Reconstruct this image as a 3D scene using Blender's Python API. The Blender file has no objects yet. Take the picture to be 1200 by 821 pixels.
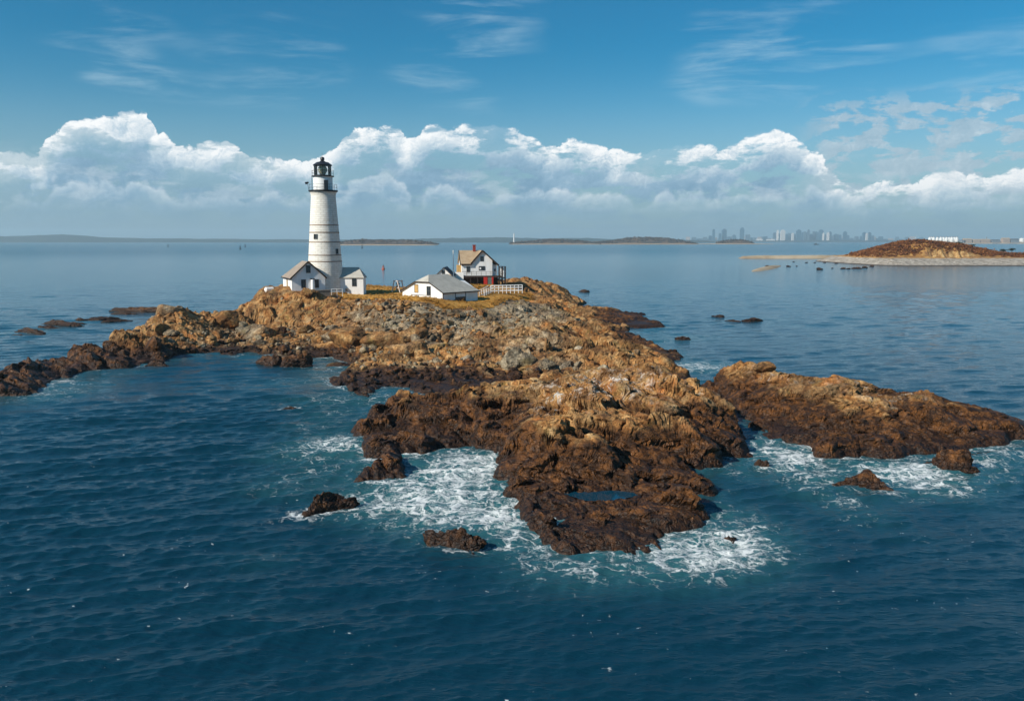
import bpy, bmesh, math, random
import numpy as np
from mathutils import Vector, Matrix

# ------------------------------------------------------------------ camera, sky, sun, exposure
scene = bpy.context.scene
col = scene.collection
R = math.radians
PITCH = R(7.32); FPX = 1000.0; CAMZ = 17.0
cam_data = bpy.data.cameras.new('camera'); cam = bpy.data.objects.new('camera', cam_data); col.objects.link(cam)
cam.location = (0, 0, CAMZ); cam.rotation_euler = (R(90) - PITCH, 0, 0)
cam_data.sensor_width = 36.0; cam_data.lens = 30.0; cam_data.clip_start = 0.5; cam_data.clip_end = 60000
scene.camera = cam

SUN_EL = R(33); SUN_H = (-0.84, -0.54)                    # the side the sun stands on: left, a little behind the viewer
sh = Vector((SUN_H[0], SUN_H[1], 0)).normalized()
SUN_DIR = Vector((sh.x * math.cos(SUN_EL), sh.y * math.cos(SUN_EL), math.sin(SUN_EL)))
sd = bpy.data.lights.new('sun', 'SUN'); sd.energy = 5.0; sd.angle = R(0.5); sd.color = (1.0, 0.92, 0.80)
sun = bpy.data.objects.new('sun', sd); col.objects.link(sun)
sun.rotation_euler = (-SUN_DIR).to_track_quat('-Z', 'Y').to_euler(); sun.location = (-60, -30, 90)

scene.view_settings.view_transform = 'Standard'; scene.view_settings.look = 'None'
scene.view_settings.exposure = 0.24; scene.view_settings.gamma = 1.0
scene.render.engine = 'CYCLES'
cy = scene.cycles
cy.use_denoising = True; cy.max_bounces = 6; cy.diffuse_bounces = 2; cy.glossy_bounces = 3; cy.transmission_bounces = 4
cy.volume_bounces = 0; cy.use_adaptive_sampling = True; cy.adaptive_threshold = 0.01
cy.sample_clamp_indirect = 6.0; cy.transparent_max_bounces = 8; cy.caustics_reflective = False; cy.caustics_refractive = False

class NT:
    """small helper for writing node trees"""
    def __init__(s, tree): s.t = tree; s.n = tree.nodes; s.l = tree.links
    def new(s, typ, **kw):
        nd = s.n.new(typ)
        for k, v in kw.items(): setattr(nd, k, v)
        return nd
    def put(s, sock, v):
        if v is None: return
        if isinstance(v, bpy.types.NodeSocket): s.l.new(v, sock)
        else:
            if isinstance(v, (tuple, list)) and sock.type == 'RGBA' and len(v) == 3: v = (*v, 1)
            sock.default_value = v
    def m(s, op, a, b=None, c=None, clamp=False):
        nd = s.new('ShaderNodeMath', operation=op, use_clamp=clamp)
        s.put(nd.inputs[0], a); s.put(nd.inputs[1], b)
        if c is not None: s.put(nd.inputs[2], c)
        return nd.outputs[0]
    def vm(s, op, a, b=None, sc=None):
        nd = s.new('ShaderNodeVectorMath', operation=op); s.put(nd.inputs[0], a)
        if b is not None: s.put(nd.inputs[1], b)
        if sc is not None: s.put(nd.inputs['Scale'], sc)
        return nd.outputs[0]
    def comb(s, x, y, z=0.0):
        nd = s.new('ShaderNodeCombineXYZ')
        s.put(nd.inputs[0], x); s.put(nd.inputs[1], y); s.put(nd.inputs[2], z); return nd.outputs[0]
    def sep(s, v):
        nd = s.new('ShaderNodeSeparateXYZ'); s.put(nd.inputs[0], v); return nd.outputs
    def noise(s, v, scale, detail=3, rough=0.55, dist=0.0, lac=2.0, col=False, dim='3D'):
        nd = s.new('ShaderNodeTexNoise', noise_dimensions=dim); s.put(nd.inputs['Vector'], v)
        nd.inputs['Scale'].default_value = scale; nd.inputs['Detail'].default_value = detail
        nd.inputs['Roughness'].default_value = rough; nd.inputs['Distortion'].default_value = dist
        nd.inputs['Lacunarity'].default_value = lac
        return nd.outputs['Color'] if col else nd.outputs['Fac']
    def voro(s, v, scale, feat='F1', detail=0, rough=0.5, smooth=1.0, out='Distance', rnd=1.0, dim='3D', lac=2.0):
        nd = s.new('ShaderNodeTexVoronoi', voronoi_dimensions=dim, feature=feat)
        if feat in ('F1', 'SMOOTH_F1', 'F2') and detail: nd.normalize = True
        s.put(nd.inputs['Vector'], v); nd.inputs['Scale'].default_value = scale
        if 'Detail' in nd.inputs: nd.inputs['Detail'].default_value = detail; nd.inputs['Roughness'].default_value = rough; nd.inputs['Lacunarity'].default_value = lac
        if feat == 'SMOOTH_F1': nd.inputs['Smoothness'].default_value = smooth
        nd.inputs['Randomness'].default_value = rnd
        return nd.outputs[out]
    def ss(s, x, lo, hi, a=0.0, b=1.0):
        nd = s.new('ShaderNodeMapRange', interpolation_type='SMOOTHSTEP')
        s.put(nd.inputs[0], x)
        for i, v in enumerate((lo, hi, a, b)): s.put(nd.inputs[1 + i], v)
        return nd.outputs[0]
    def mix(s, f, a, b, mode='MIX'):
        nd = s.new('ShaderNodeMix', data_type='RGBA', blend_type=mode)
        s.put(nd.inputs[0], f); s.put(nd.inputs[6], a); s.put(nd.inputs[7], b); return nd.outputs[2]
    def ramp(s, x, pts, interp='LINEAR'):
        nd = s.new('ShaderNodeValToRGB'); cr = nd.color_ramp; cr.interpolation = interp
        while len(cr.elements) < len(pts): cr.elements.new(0.5)
        for e, (p, c) in zip(cr.elements, pts): e.position = p; e.color = (*c, 1) if len(c) == 3 else c
        s.put(nd.inputs[0], x); return nd.outputs[0]
    def attr(s, name):
        nd = s.new('ShaderNodeAttribute', attribute_name=name); return nd.outputs['Fac']

# ---- world: Nishita sky, graded towards teal, with clouds drawn by direction (azimuth, elevation in degrees)
def px_dir(u, v):
    a = (u - 600) / FPX; b = (410.5 - v) / FPX
    d = Vector((a, math.cos(PITCH) + b * math.sin(PITCH), -math.sin(PITCH) + b * math.cos(PITCH))); d.normalize(); return d
def azel(u, v):
    d = px_dir(u, v); return math.degrees(math.atan2(d.x, d.y)), math.degrees(math.asin(d.z))

world = bpy.data.worlds.new('World'); scene.world = world; world.use_nodes = True
world.node_tree.nodes.clear()
W = NT(world.node_tree)
sky = W.new('ShaderNodeTexSky', sky_type='NISHITA'); sky.sun_disc = False
sky.sun_elevation = SUN_EL; sky.sun_rotation = math.atan2(sh.x, sh.y)
sky.air_density = 1.0; sky.dust_density = 0.4; sky.ozone_density = 2.2; sky.altitude = 20
gen = W.new('ShaderNodeTexCoord').outputs['Generated']
gx, gy, gz = W.sep(gen)
az = W.m('MULTIPLY', W.m('ARCTAN2', gx, gy), 57.2958)
el = W.m('MULTIPLY', W.m('ARCSINE', gz), 57.2958)
tint = W.mix(W.ss(el, 2.0, 13.0), (0.66, 0.92, 1.0), (0.10, 0.68, 0.90))
base = W.mix(1.0, sky.outputs[0], tint, 'MULTIPLY')

p0 = W.comb(az, W.m('MULTIPLY', el, 1.2))
warp = W.vm('SCALE', W.vm('SUBTRACT', W.noise(p0, 0.5, 4, 0.6, col=True, dim='2D'), (0.5, 0.5, 0.5)), sc=1.5)
p = W.vm('ADD', p0, warp)
def billow(vec, sc, det, rough):
    q_ = W.voro(vec, sc, 'F1', det, rough, dim='2D', lac=2.1)
    return W.m('SUBTRACT', 1.0, W.m('MULTIPLY', q_, q_))
BC, BF_ = billow(p, 0.36, 1.0, 0.5), billow(p, 0.95, 3.0, 0.62)
BC1, BF1 = billow(W.vm('ADD', p, (-0.42, 0.46, 0.0)), 0.36, 1.0, 0.5), billow(W.vm('ADD', p, (-0.13, 0.15, 0.0)), 0.95, 3.0, 0.62)
B0 = W.m('ADD', W.m('MULTIPLY', BC, 0.6), W.m('MULTIPLY', BF_, 0.4))
relief = W.m('ADD', W.m('MULTIPLY', W.m('SUBTRACT', BC, BC1), 0.42), W.m('MULTIPLY', W.m('SUBTRACT', BF_, BF1), 0.52))
fb = W.noise(p0, 0.42, 6, 0.6, dim='2D')
# outline of the cumulus bank: elevation of its top along the azimuth
top_px = [(-200, 196), (0, 182), (28, 178), (48, 192), (60, 160), (88, 137), (130, 134), (175, 135), (190, 150), (182, 170), (205, 172), (235, 166), (270, 170), (300, 184),
          (345, 178), (365, 186), (388, 186), (404, 158), (430, 152), (466, 152), (480, 168), (500, 150), (540, 148), (575, 150), (612, 154), (640, 172), (668, 165), (700, 170),
          (750, 182), (800, 172), (850, 172), (880, 164), (912, 152), (940, 166), (962, 184), (976, 206), (1000, 222), (1030, 208), (1060, 214), (1100, 202), (1150, 208), (1200, 200), (1260, 206), (1400, 220)]
fc = W.new('ShaderNodeFloatCurve'); cv = fc.mapping.curves[0]
pts = sorted((azel(u, v) for u, v in top_px), key=lambda q: q[0])
AZ0, AZ1, ELS = -40.0, 40.0, 14.0
while len(cv.points) < len(pts): cv.points.new(0.5, 0.5)
for cp, (a, e) in zip(cv.points, pts):
    cp.location = (min(max((a - AZ0) / (AZ1 - AZ0), 0), 1), e / ELS); cp.handle_type = 'VECTOR' 
fc.mapping.update()
az_w = W.m('ADD', az, W.m('MULTIPLY', W.m('SUBTRACT', fb, 0.5), 1.6))
W.put(fc.inputs['Value'], W.m('DIVIDE', W.m('SUBTRACT', az_w, AZ0), AZ1 - AZ0))
topv = W.m('SUBTRACT', W.m('MULTIPLY', fc.outputs[0], ELS), 0.25)
def bank(top, h_noise, soft, depth, rel, lo, hi, cols):
    """one row of heaped cloud below the outline `top`: its cover and its colour"""
    lump = W.m('ADD', W.m('MULTIPLY', W.m('SUBTRACT', B0, 0.80), h_noise), W.m('MULTIPLY', W.m('SUBTRACT', fb, 0.5), 0.9))
    h = W.m('ADD', W.m('SUBTRACT', top, el), lump)
    cover = W.ss(h, 0.0, soft)
    dep = W.ss(h, 0.0, depth)
    lit = W.m('ADD', W.m('MULTIPLY', W.m('MULTIPLY', relief, rel), W.m('SUBTRACT', 1.0, W.m('MULTIPLY', dep, 0.55))), W.m('SUBTRACT', hi, W.m('MULTIPLY', dep, hi - lo)))
    lit = W.m('ADD', lit, W.m('MULTIPLY', W.m('SUBTRACT', fb, 0.5), 0.55), clamp=True)
    return cover, W.ramp(lit, cols)
COLS = [(0.0, (0.17, 0.31, 0.44)), (0.30, (0.26, 0.41, 0.54)), (0.60, (0.50, 0.61, 0.69)), (1.0, (0.90, 0.91, 0.91))]
aA, cA = bank(topv, 3.4, 0.20, 3.0, 3.6, 0.10, 0.96, COLS)
gap = W.noise(W.vm('MULTIPLY', p0, (0.6, 1.35, 1)), 0.42, 5, 0.62, dim='2D')
aA = W.m('MULTIPLY', aA, W.m('SUBTRACT', 1.0, W.m('MULTIPLY', W.m('MULTIPLY', W.ss(gap, 0.46, 0.58), W.ss(az, -22.0, 4.0, 0.6, 1.0)), 0.92)))
aA = W.m('MULTIPLY', aA, W.ss(el, 1.0, 3.6, 0.35, 1.0))
n2_ = W.noise(W.vm('ADD', W.vm('MULTIPLY', p0, (0.8, 0.55, 1)), (50, 13, 0)), 0.34, 3, 0.5, dim='2D')
top2 = W.m('ADD', W.m('MULTIPLY', topv, 0.40), W.m('MULTIPLY', W.m('SUBTRACT', n2_, 0.40), 6.0))
aE, cE = bank(top2, 2.6, 0.6, 1.9, 2.2, 0.16, 0.66, COLS)
aE = W.m('MULTIPLY', aE, W.ss(el, 1.4, 3.2, 0.0, 0.75))
# lower scattered puffs in front of the bank
nb = W.noise(W.vm('MULTIPLY', p0, (0.8, 1.9, 1)), 0.36, 6, 0.62, 0.2, dim='2D')
bandB = W.m('MULTIPLY', W.ss(el, 1.6, 2.6), W.ss(el, 6.0, 3.6))
aB = W.m('MULTIPLY', W.ss(nb, 0.50, 0.66), W.m('MULTIPLY', bandB, 0.5))
litB = W.m('ADD', W.m('MULTIPLY', relief, 2.0), 0.55, clamp=True)
cB = W.ramp(litB, [(0.0, (0.29, 0.42, 0.52)), (0.5, (0.42, 0.53, 0.61)), (1.0, (0.72, 0.77, 0.80))])
# loose cumulus to the right
nr = W.m('ADD', W.noise(W.vm('MULTIPLY', p0, (0.75, 1.6, 1)), 0.52, 5, 0.6, 0.15, dim='2D'), W.m('MULTIPLY', W.m('SUBTRACT', B0, 0.8), 0.25))
bandC = W.m('MULTIPLY', W.m('MULTIPLY', W.ss(az, 17.5, 20.5), W.ss(az, 60, 45)), W.m('MULTIPLY', W.ss(el, 1.8, 3.0), W.ss(el, 9.2, 7.6)))
aC = W.m('MULTIPLY', W.ss(nr, 0.47, 0.57), W.m('MULTIPLY', bandC, 0.75))
cC = W.ramp(W.m('ADD', W.m('MULTIPLY', relief, 2.6), 0.5, clamp=True), [(0.0, (0.25, 0.37, 0.47)), (0.55, (0.40, 0.50, 0.58)), (1.0, (0.68, 0.73, 0.76))])
# thin high streaks
pd_ = W.comb(W.m('MULTIPLY', W.m('ADD', az, W.m('MULTIPLY', el, -0.6)), 0.6), W.m('MULTIPLY', el, 4.2), 3.0)
ns = W.noise(pd_, 0.16, 6, 0.62, 0.3, dim='2D')
nm = W.noise(W.comb(W.m('MULTIPLY', az, 0.7), W.m('MULTIPLY', el, 1.3), 7.0), 0.13, 2, 0.5, dim='2D')
aD = W.m('MULTIPLY', W.m('MULTIPLY', W.ss(ns, 0.42, 0.80), W.ss(nm, 0.40, 0.60)), W.m('MULTIPLY', W.ss(el, 7.8, 9.4), W.ss(el, 30, 16, 0.2, 0.40)))
# pale air low over the horizon
low = W.ss(el, 9.5, -0.5)
c = W.mix(W.m('MULTIPLY', low, 0.80), base, (2.35, 3.85, 5.1))
BG = 0.085
def rad(colr): return W.vm('SCALE', colr, sc=1.0 / BG)
c = W.mix(aD, c, rad(W.ramp(0.5, [(0.0, (0.50, 0.66, 0.74)), (1.0, (0.50, 0.66, 0.74))])))
c = W.mix(aC, c, rad(cC))
c = W.mix(aA, c, rad(cA))
c = W.mix(aE, c, rad(cE))
c = W.mix(aB, c, rad(cB))
bg = W.new('ShaderNodeBackground'); W.put(bg.inputs[0], c); bg.inputs[1].default_value = BG
wo = W.new('ShaderNodeOutputWorld'); W.l.new(bg.outputs[0], wo.inputs[0])
world.cycles.sampling_method = 'MANUAL'; world.cycles.sample_map_resolution = 512
# ------------------------------------------------------------------ helpers
rng = random.Random(7)
NPR = np.random.RandomState(11)
def PY(u, v, Y):
    d = px_dir(u, v); t = Y / d.y; return Vector((d.x * t, Y, CAMZ + d.z * t))
def PZ(u, v, z=0.0):
    d = px_dir(u, v); t = (z - CAMZ) / d.z; return Vector((d.x * t, d.y * t, z))

def h2(ix, iy, seed):
    a = (ix.astype(np.int64) * 374761393 + iy.astype(np.int64) * 668265263 + seed * 974634777) & 0xFFFFFFFF
    a = ((a ^ (a >> 13)) * 1274126177) & 0xFFFFFFFF
    a = ((a ^ (a >> 16)) * 2246822519) & 0xFFFFFFFF
    a = a ^ (a >> 15)
    return (a & 0xFFFFFF).astype(np.float64) / 16777216.0
def vnoise(x, y, seed):
    ix = np.floor(x); iy = np.floor(y); fx = x - ix; fy = y - iy
    fx = fx * fx * fx * (fx * (fx * 6 - 15) + 10); fy = fy * fy * fy * (fy * (fy * 6 - 15) + 10)
    a = h2(ix, iy, seed); b = h2(ix + 1, iy, seed); c_ = h2(ix, iy + 1, seed); d = h2(ix + 1, iy + 1, seed)
    return (a * (1 - fx) + b * fx) * (1 - fy) + (c_ * (1 - fx) + d * fx) * fy
def fbm(x, y, seed, oct=4, rough=0.5):
    t = 0; a = 1; n = 0
    for k in range(oct):
        t = t + a * (vnoise(x * 2.03 ** k + 17.3 * k, y * 2.03 ** k - 9.1 * k, seed + k) - 0.5) * 2; n += a; a *= rough
    return t / n
def facets(x, y, s, seed):
    """broken rock: every cell of a jittered grid is a tilted plane; also the distance to the joint between cells"""
    px, py = x / s, y / s
    gx, gy = np.floor(px), np.floor(py)
    best = np.full(x.shape, 9.0); sec = np.full(x.shape, 9.0)
    h = np.zeros(x.shape); hs = np.zeros(x.shape)
    for i in (-1, 0, 1):
        for j in (-1, 0, 1):
            cx, cyy = gx + i, gy + j
            jx = cx + 0.1 + 0.8 * h2(cx, cyy, seed); jy = cyy + 0.1 + 0.8 * h2(cx, cyy, seed + 1)
            dx, dy = px - jx, py - jy
            d = dx * dx + dy * dy
            hh = (h2(cx, cyy, seed + 2) - 0.5) * 0.9 + dx * (h2(cx, cyy, seed + 3) - 0.5) * 1.5 + dy * (h2(cx, cyy, seed + 4) - 0.5) * 1.5
            nb = d < best; ns_ = ~nb & (d < sec)
            hs = np.where(nb, h, np.where(ns_, hh, hs)); sec = np.where(nb, best, np.where(ns_, d, sec))
            h = np.where(nb, hh, h); best = np.where(nb, d, best)
    e = np.sqrt(sec) - np.sqrt(best)
    w = 0.5 * np.clip(1 - e / 0.09, 0, 1)
    return (h * (1 - w) + hs * w) * s, e * s

def np_mesh(name, V, quads=None, tris=None, mat=None, smooth=False, attrs=None):
    me = bpy.data.meshes.new(name); V = np.asarray(V, dtype=np.float32)
    loops = []; starts = []; n = 0
    if quads is not None and len(quads):
        q = np.asarray(quads, np.int32); loops.append(q.ravel()); starts.append(np.arange(len(q)) * 4); n = q.size
    if tris is not None and len(tris):
        t = np.asarray(tris, np.int32); loops.append(t.ravel()); starts.append(n + np.arange(len(t)) * 3)
    L = np.concatenate(loops).astype(np.int32); S = np.concatenate(starts).astype(np.int32)
    me.vertices.add(len(V)); me.vertices.foreach_set('co', V.ravel())
    me.loops.add(len(L)); me.loops.foreach_set('vertex_index', L)
    me.polygons.add(len(S)); me.polygons.foreach_set('loop_start', S)
    for k, a in (attrs or {}).items():
        at = me.attributes.new(k, 'FLOAT', 'POINT'); at.data.foreach_set('value', np.asarray(a, np.float32))
    me.update(calc_edges=True); me.validate()
    me.polygons.foreach_set('use_smooth', np.full(len(S), bool(smooth)))
    if mat: me.materials.append(mat)
    ob = bpy.data.objects.new(name, me); col.objects.link(ob); return ob
def tag(o, label=None, cat=None, group=None, kind=None):
    for k, v in (('label', label), ('category', cat), ('group', group), ('kind', kind)):
        if v: o[k] = v
    return o

# ------------------------------------------------------------------ materials of the setting
def new_mat(name):
    m_ = bpy.data.materials.new(name); m_.use_nodes = True
    m_.node_tree.nodes.clear(); N = NT(m_.node_tree)
    out = N.new('ShaderNodeOutputMaterial'); b = N.new('ShaderNodeBsdfPrincipled'); N.l.new(b.outputs[0], out.inputs[0])
    return m_, N, b
def bump(N, b, h, dist=0.1, strength=1.0, normal=None):
    nd = N.new('ShaderNodeBump'); nd.inputs['Distance'].default_value = dist; nd.inputs['Strength'].default_value = strength
    N.put(nd.inputs['Height'], h)
    if normal is not None: N.put(nd.inputs['Normal'], normal)
    N.put(b.inputs['Normal'], nd.outputs[0]); return nd.outputs[0]

def rock_material(name, tide=True, warm=1.0):
    m_, N, b = new_mat(name)
    g = N.new('ShaderNodeNewGeometry'); P = g.outputs['Position']; x, y, z = N.sep(P)
    big = N.noise(P, 0.11, 4, 0.6); mid = N.noise(P, 0.55, 5, 0.65, 0.4); fine = N.noise(P, 3.2, 5, 0.68, 0.3)
    cell = N.voro(P, 0.8, 'F1', 2, 0.6, out='Color')
    cr = N.sep(cell)[0]
    grey = N.attr('grey')
    warmc = N.ramp(N.m('ADD', N.m('MULTIPLY', mid, 0.62), N.m('MULTIPLY', cr, 0.38)),
                   [(0.22, (0.16, 0.070, 0.025)), (0.40, (0.34, 0.155, 0.048)), (0.52, (0.48, 0.26, 0.095)), (0.66, (0.55, 0.36, 0.17)), (0.82, (0.48, 0.38, 0.25))])
    greyc = N.ramp(N.m('ADD', N.m('MULTIPLY', mid, 0.55), N.m('MULTIPLY', cr, 0.45)),
                   [(0.22, (0.15, 0.12, 0.08)), (0.42, (0.31, 0.25, 0.165)), (0.60, (0.44, 0.37, 0.26)), (0.8, (0.50, 0.46, 0.38))])
    gm = N.ss(N.m('ADD', grey, N.m('MULTIPLY', N.m('SUBTRACT', big, 0.5), 1.3)), 0.30, 0.72)
    dry = N.mix(gm, warmc, greyc)
    rust = N.m('MULTIPLY', N.ss(N.noise(P, 0.33, 4, 0.6, 0.8), 0.53, 0.66), N.m('SUBTRACT', 0.85, gm, clamp=True))
    dry = N.mix(N.m('MULTIPLY', rust, 0.8), dry, (0.42, 0.155, 0.040))
    olive = N.m('MULTIPLY', N.ss(N.noise(N.vm('ADD', P, (40, 9, 3)), 0.45, 4, 0.6), 0.56, 0.68), 0.55)
    dry = N.mix(olive, dry, (0.17, 0.145, 0.04))
    shade_patch = N.m('MULTIPLY', N.ss(N.noise(N.vm('ADD', P, (11, 70, 5)), 0.24, 5, 0.62, 0.6), 0.45, 0.60), 0.62)  # scattered dark brown patches put shadow contrast into the rock colour
    dry = N.mix(shade_patch, dry, N.mix(N.ss(fine, 0.4, 0.6), (0.06, 0.034, 0.018), (0.15, 0.085, 0.042)))
    # dark streaks of lichen and iron
    dk = N.m('MULTIPLY', N.ss(N.noise(N.vm('MULTIPLY', P, (1, 1, 0.5)), 1.5, 6, 0.7, 0.6), 0.52, 0.68), 0.7)
    dry = N.mix(dk, dry, (0.055, 0.034, 0.02))
    # bird-whitened flats
    nz = N.sep(g.outputs['Normal'])[2]
    gu = N.m('MULTIPLY', N.ss(N.noise(N.vm('MULTIPLY', P, (1, 1, 0.6)), 0.9, 6, 0.72, 0.5), 0.49, 0.60), N.m('MULTIPLY', N.attr('guano'), N.ss(nz, 0.3, 0.7)))
    dry = N.mix(gu, dry, (0.76, 0.73, 0.68))
    dry = N.mix(0.85, dry, N.ramp(N.sep(N.voro(N.vm('ADD', P, N.vm('SCALE', N.noise(P, 0.8, 3, 0.6, col=True), sc=1.2)), 0.42, 'F1', 2, 0.7, out='Color'))[1],
                   [(0.15, (0.42, 0.40, 0.38)), (0.5, (0.82, 0.80, 0.78)), (0.85, (1.12, 1.10, 1.08))]), 'MULTIPLY')
    # tide marks, weed-black below, brown above; darkened to carry shade too
    zz = N.m('ADD', z, N.m('ADD', N.m('MULTIPLY', N.m('SUBTRACT', mid, 0.5), 2.2), N.m('MULTIPLY', N.m('SUBTRACT', big, 0.5), 2.0)))
    wetc = N.mix(N.ss(fine, 0.35, 0.65), (0.010, 0.006, 0.005), (0.055, 0.024, 0.010))
    weed = N.mix(N.ss(N.noise(P, 1.1, 5, 0.7), 0.42, 0.62), (0.034, 0.015, 0.006), (0.150, 0.060, 0.016))
    lowc = N.mix(N.ss(zz, 0.45, 1.25), wetc, weed)
    shore = N.attr('tide')
    cl = N.mix(N.ss(N.m('SUBTRACT', zz, shore), 0.0, 1.15), lowc, dry)
    # grain of the stone
    cl = N.mix(0.75, cl, N.ramp(fine, [(0.28, (0.25, 0.24, 0.23)), (0.5, (0.85, 0.85, 0.85)), (0.72, (1.4, 1.38, 1.34))]), 'MULTIPLY')
    N.put(b.inputs['Base Color'], cl)
    N.put(b.inputs['Roughness'], N.ss(N.m('SUBTRACT', zz, shore), -0.6, 0.8, 0.50, 0.92))
    b.inputs['Specular IOR Level'].default_value = 0.26
    pw = N.vm('ADD', N.vm('MULTIPLY', P, (0.8, 1.0, 1.5)), N.vm('SCALE', N.noise(P, 1.1, 3, 0.6, col=True), sc=0.9))
    cr1 = N.ss(N.voro(pw, 0.75, 'DISTANCE_TO_EDGE'), 0.0, 0.07); cr2 = N.ss(N.voro(pw, 2.1, 'DISTANCE_TO_EDGE'), 0.0, 0.10)
    tilt = N.sep(N.voro(pw, 2.1, 'F1', out='Color'))[0]
    hb = N.m('ADD', N.m('ADD', N.m('MULTIPLY', mid, 0.45), N.m('MULTIPLY', fine, 0.26)), N.m('ADD', N.m('MULTIPLY', cr1, 0.16), N.m('ADD', N.m('MULTIPLY', cr2, 0.10), N.m('MULTIPLY', tilt, 0.14))))
    bump(N, b, hb, 0.42, 0.8)
    return m_

def grass_material():
    m_, N, b = new_mat('dry_grass')
    P = N.new('ShaderNodeNewGeometry').outputs['Position']
    n1 = N.noise(P, 0.12, 5, 0.6); n2 = N.noise(N.vm('MULTIPLY', P, (1, 1, 3)), 2.6, 5, 0.7)
    cl = N.ramp(N.m('ADD', N.m('MULTIPLY', n1, 0.6), N.m('MULTIPLY', n2, 0.4)),
                [(0.30, (0.20, 0.095, 0.022)), (0.44, (0.42, 0.20, 0.040)), (0.56, (0.58, 0.31, 0.075)), (0.75, (0.62, 0.40, 0.14))])
    n3 = N.noise(N.vm('ADD', P, (5, 3, 0)), 0.32, 5, 0.7, 0.5)
    cl = N.mix(N.m('MULTIPLY', N.ss(n3, 0.54, 0.68), 0.5), cl, (0.20, 0.11, 0.04)); cl = N.mix(N.m('MULTIPLY', N.ss(n3, 0.44, 0.34), 0.5), cl, (0.24, 0.20, 0.05))
    N.put(b.inputs['Base Color'], cl); b.inputs['Roughness'].default_value = 0.95; b.inputs['Specular IOR Level'].default_value = 0.1
    bump(N, b, N.m('ADD', n2, n3), 0.5, 1.0); return m_

def sea_material():
    m_, N, b = new_mat('sea_water')
    g = N.new('ShaderNodeNewGeometry'); P = g.outputs['Position']; x, y, z = N.sep(P)
    dist = N.vm('LENGTH', P)
    nd = N.n[-1] if False else None
    ln = N.new('ShaderNodeVectorMath', operation='LENGTH'); N.put(ln.inputs[0], P); dist = ln.outputs['Value']
    foam = N.attr('foam'); mist = N.attr('aerated')
    wp = N.vm('ADD', N.vm('MULTIPLY', P, (0.72, 1.0, 1.0)), N.vm('SCALE', N.vm('SUBTRACT', N.noise(P, 0.32, 4, 0.6, col=True), (0.5, 0.5, 0.5)), sc=3.4))
    wp2 = N.vm('ADD', wp, N.vm('SCALE', N.vm('SUBTRACT', N.noise(P, 1.5, 3, 0.6, col=True), (0.5, 0.5, 0.5)), sc=0.6))
    wp3 = N.vm('ADD', wp2, N.vm('SCALE', N.vm('SUBTRACT', N.noise(P, 5.0, 3, 0.65, col=True), (0.5, 0.5, 0.5)), sc=0.22))
    e1 = N.voro(wp3, 0.85, 'DISTANCE_TO_EDGE', rnd=1.0)
    e2 = N.voro(wp3, 2.3, 'DISTANCE_TO_EDGE', rnd=1.0)
    web1 = N.ss(e1, 0.16, 0.0); web2 = N.ss(e2, 0.22, 0.0)
    nf = N.noise(wp3, 1.6, 8, 0.74); nl = N.noise(wp, 0.40, 5, 0.65)
    # torn lace: the web shows where there is some foam, solid patches where there is much
    s1 = N.m('ADD', N.m('MULTIPLY', web1, 0.26), N.m('MULTIPLY', web2, 0.17))
    s2 = N.m('ADD', s1, N.m('ADD', N.m('MULTIPLY', nf, 1.05), N.m('MULTIPLY', nl, 0.70)))
    th = N.m('SUBTRACT', 1.78, N.m('MULTIPLY', foam, 0.86))
    fm = N.m('MULTIPLY', N.m('MULTIPLY', N.ss(N.m('SUBTRACT', s2, th), -0.16, 0.36), 0.92), N.ss(foam, 0.02, 0.2))
    # stray flecks on the open water
    fl = N.m('MULTIPLY', N.ss(N.noise(N.vm('MULTIPLY', P, (1, 1.2, 1)), 2.2, 3, 0.62), 0.68, 0.715), N.ss(N.noise(P, 0.16, 3, 0.6), 0.50, 0.60))
    fl = N.m('MULTIPLY', fl, N.ss(dist, 90, 40))
    fm = N.m('MAXIMUM', fm, N.m('MULTIPLY', fl, 0.8))
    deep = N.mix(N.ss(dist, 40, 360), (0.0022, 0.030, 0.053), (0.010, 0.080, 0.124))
    deep = N.mix(N.m('MULTIPLY', mist, 0.9), deep, (0.034, 0.132, 0.150))
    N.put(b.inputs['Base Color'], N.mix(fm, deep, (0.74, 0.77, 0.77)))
    N.put(b.inputs['Roughness'], N.m('ADD', N.ss(dist, 60, 1500, 0.05, 0.22), N.m('MULTIPLY', fm, 0.5)))
    b.inputs['IOR'].default_value = 1.333
    w1 = N.noise(N.vm('MULTIPLY', P, (0.55, 1.5, 1)), 2.6, 4, 0.62, 0.3)
    w2 = N.noise(N.vm('MULTIPLY', P, (0.5, 1.0, 1)), 0.42, 4, 0.6, 0.2)
    w3 = N.noise(N.vm('MULTIPLY', P, (0.35, 1.0, 1)), 0.05, 4, 0.6, 0.2)
    hh = N.m('ADD', N.m('MULTIPLY', w1, N.ss(dist, 30, 200, 0.085, 0.05)), N.m('MULTIPLY', w2, N.m('MULTIPLY', N.ss(dist, 40, 160, 0.05, 0.26), N.ss(dist, 180, 1100, 1.0, 0.07))))
    hh = N.m('ADD', hh, N.m('MULTIPLY', w3, N.ss(dist, 200, 1500, 0.0, 0.14)))
    hh = N.m('ADD', hh, N.m('MULTIPLY', fm, 0.05))
    bump(N, b, hh, 1.0, 1.0)
    return m_

ROCK = rock_material('weathered_rock'); GRASS = grass_material(); SEA = sea_material()

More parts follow.
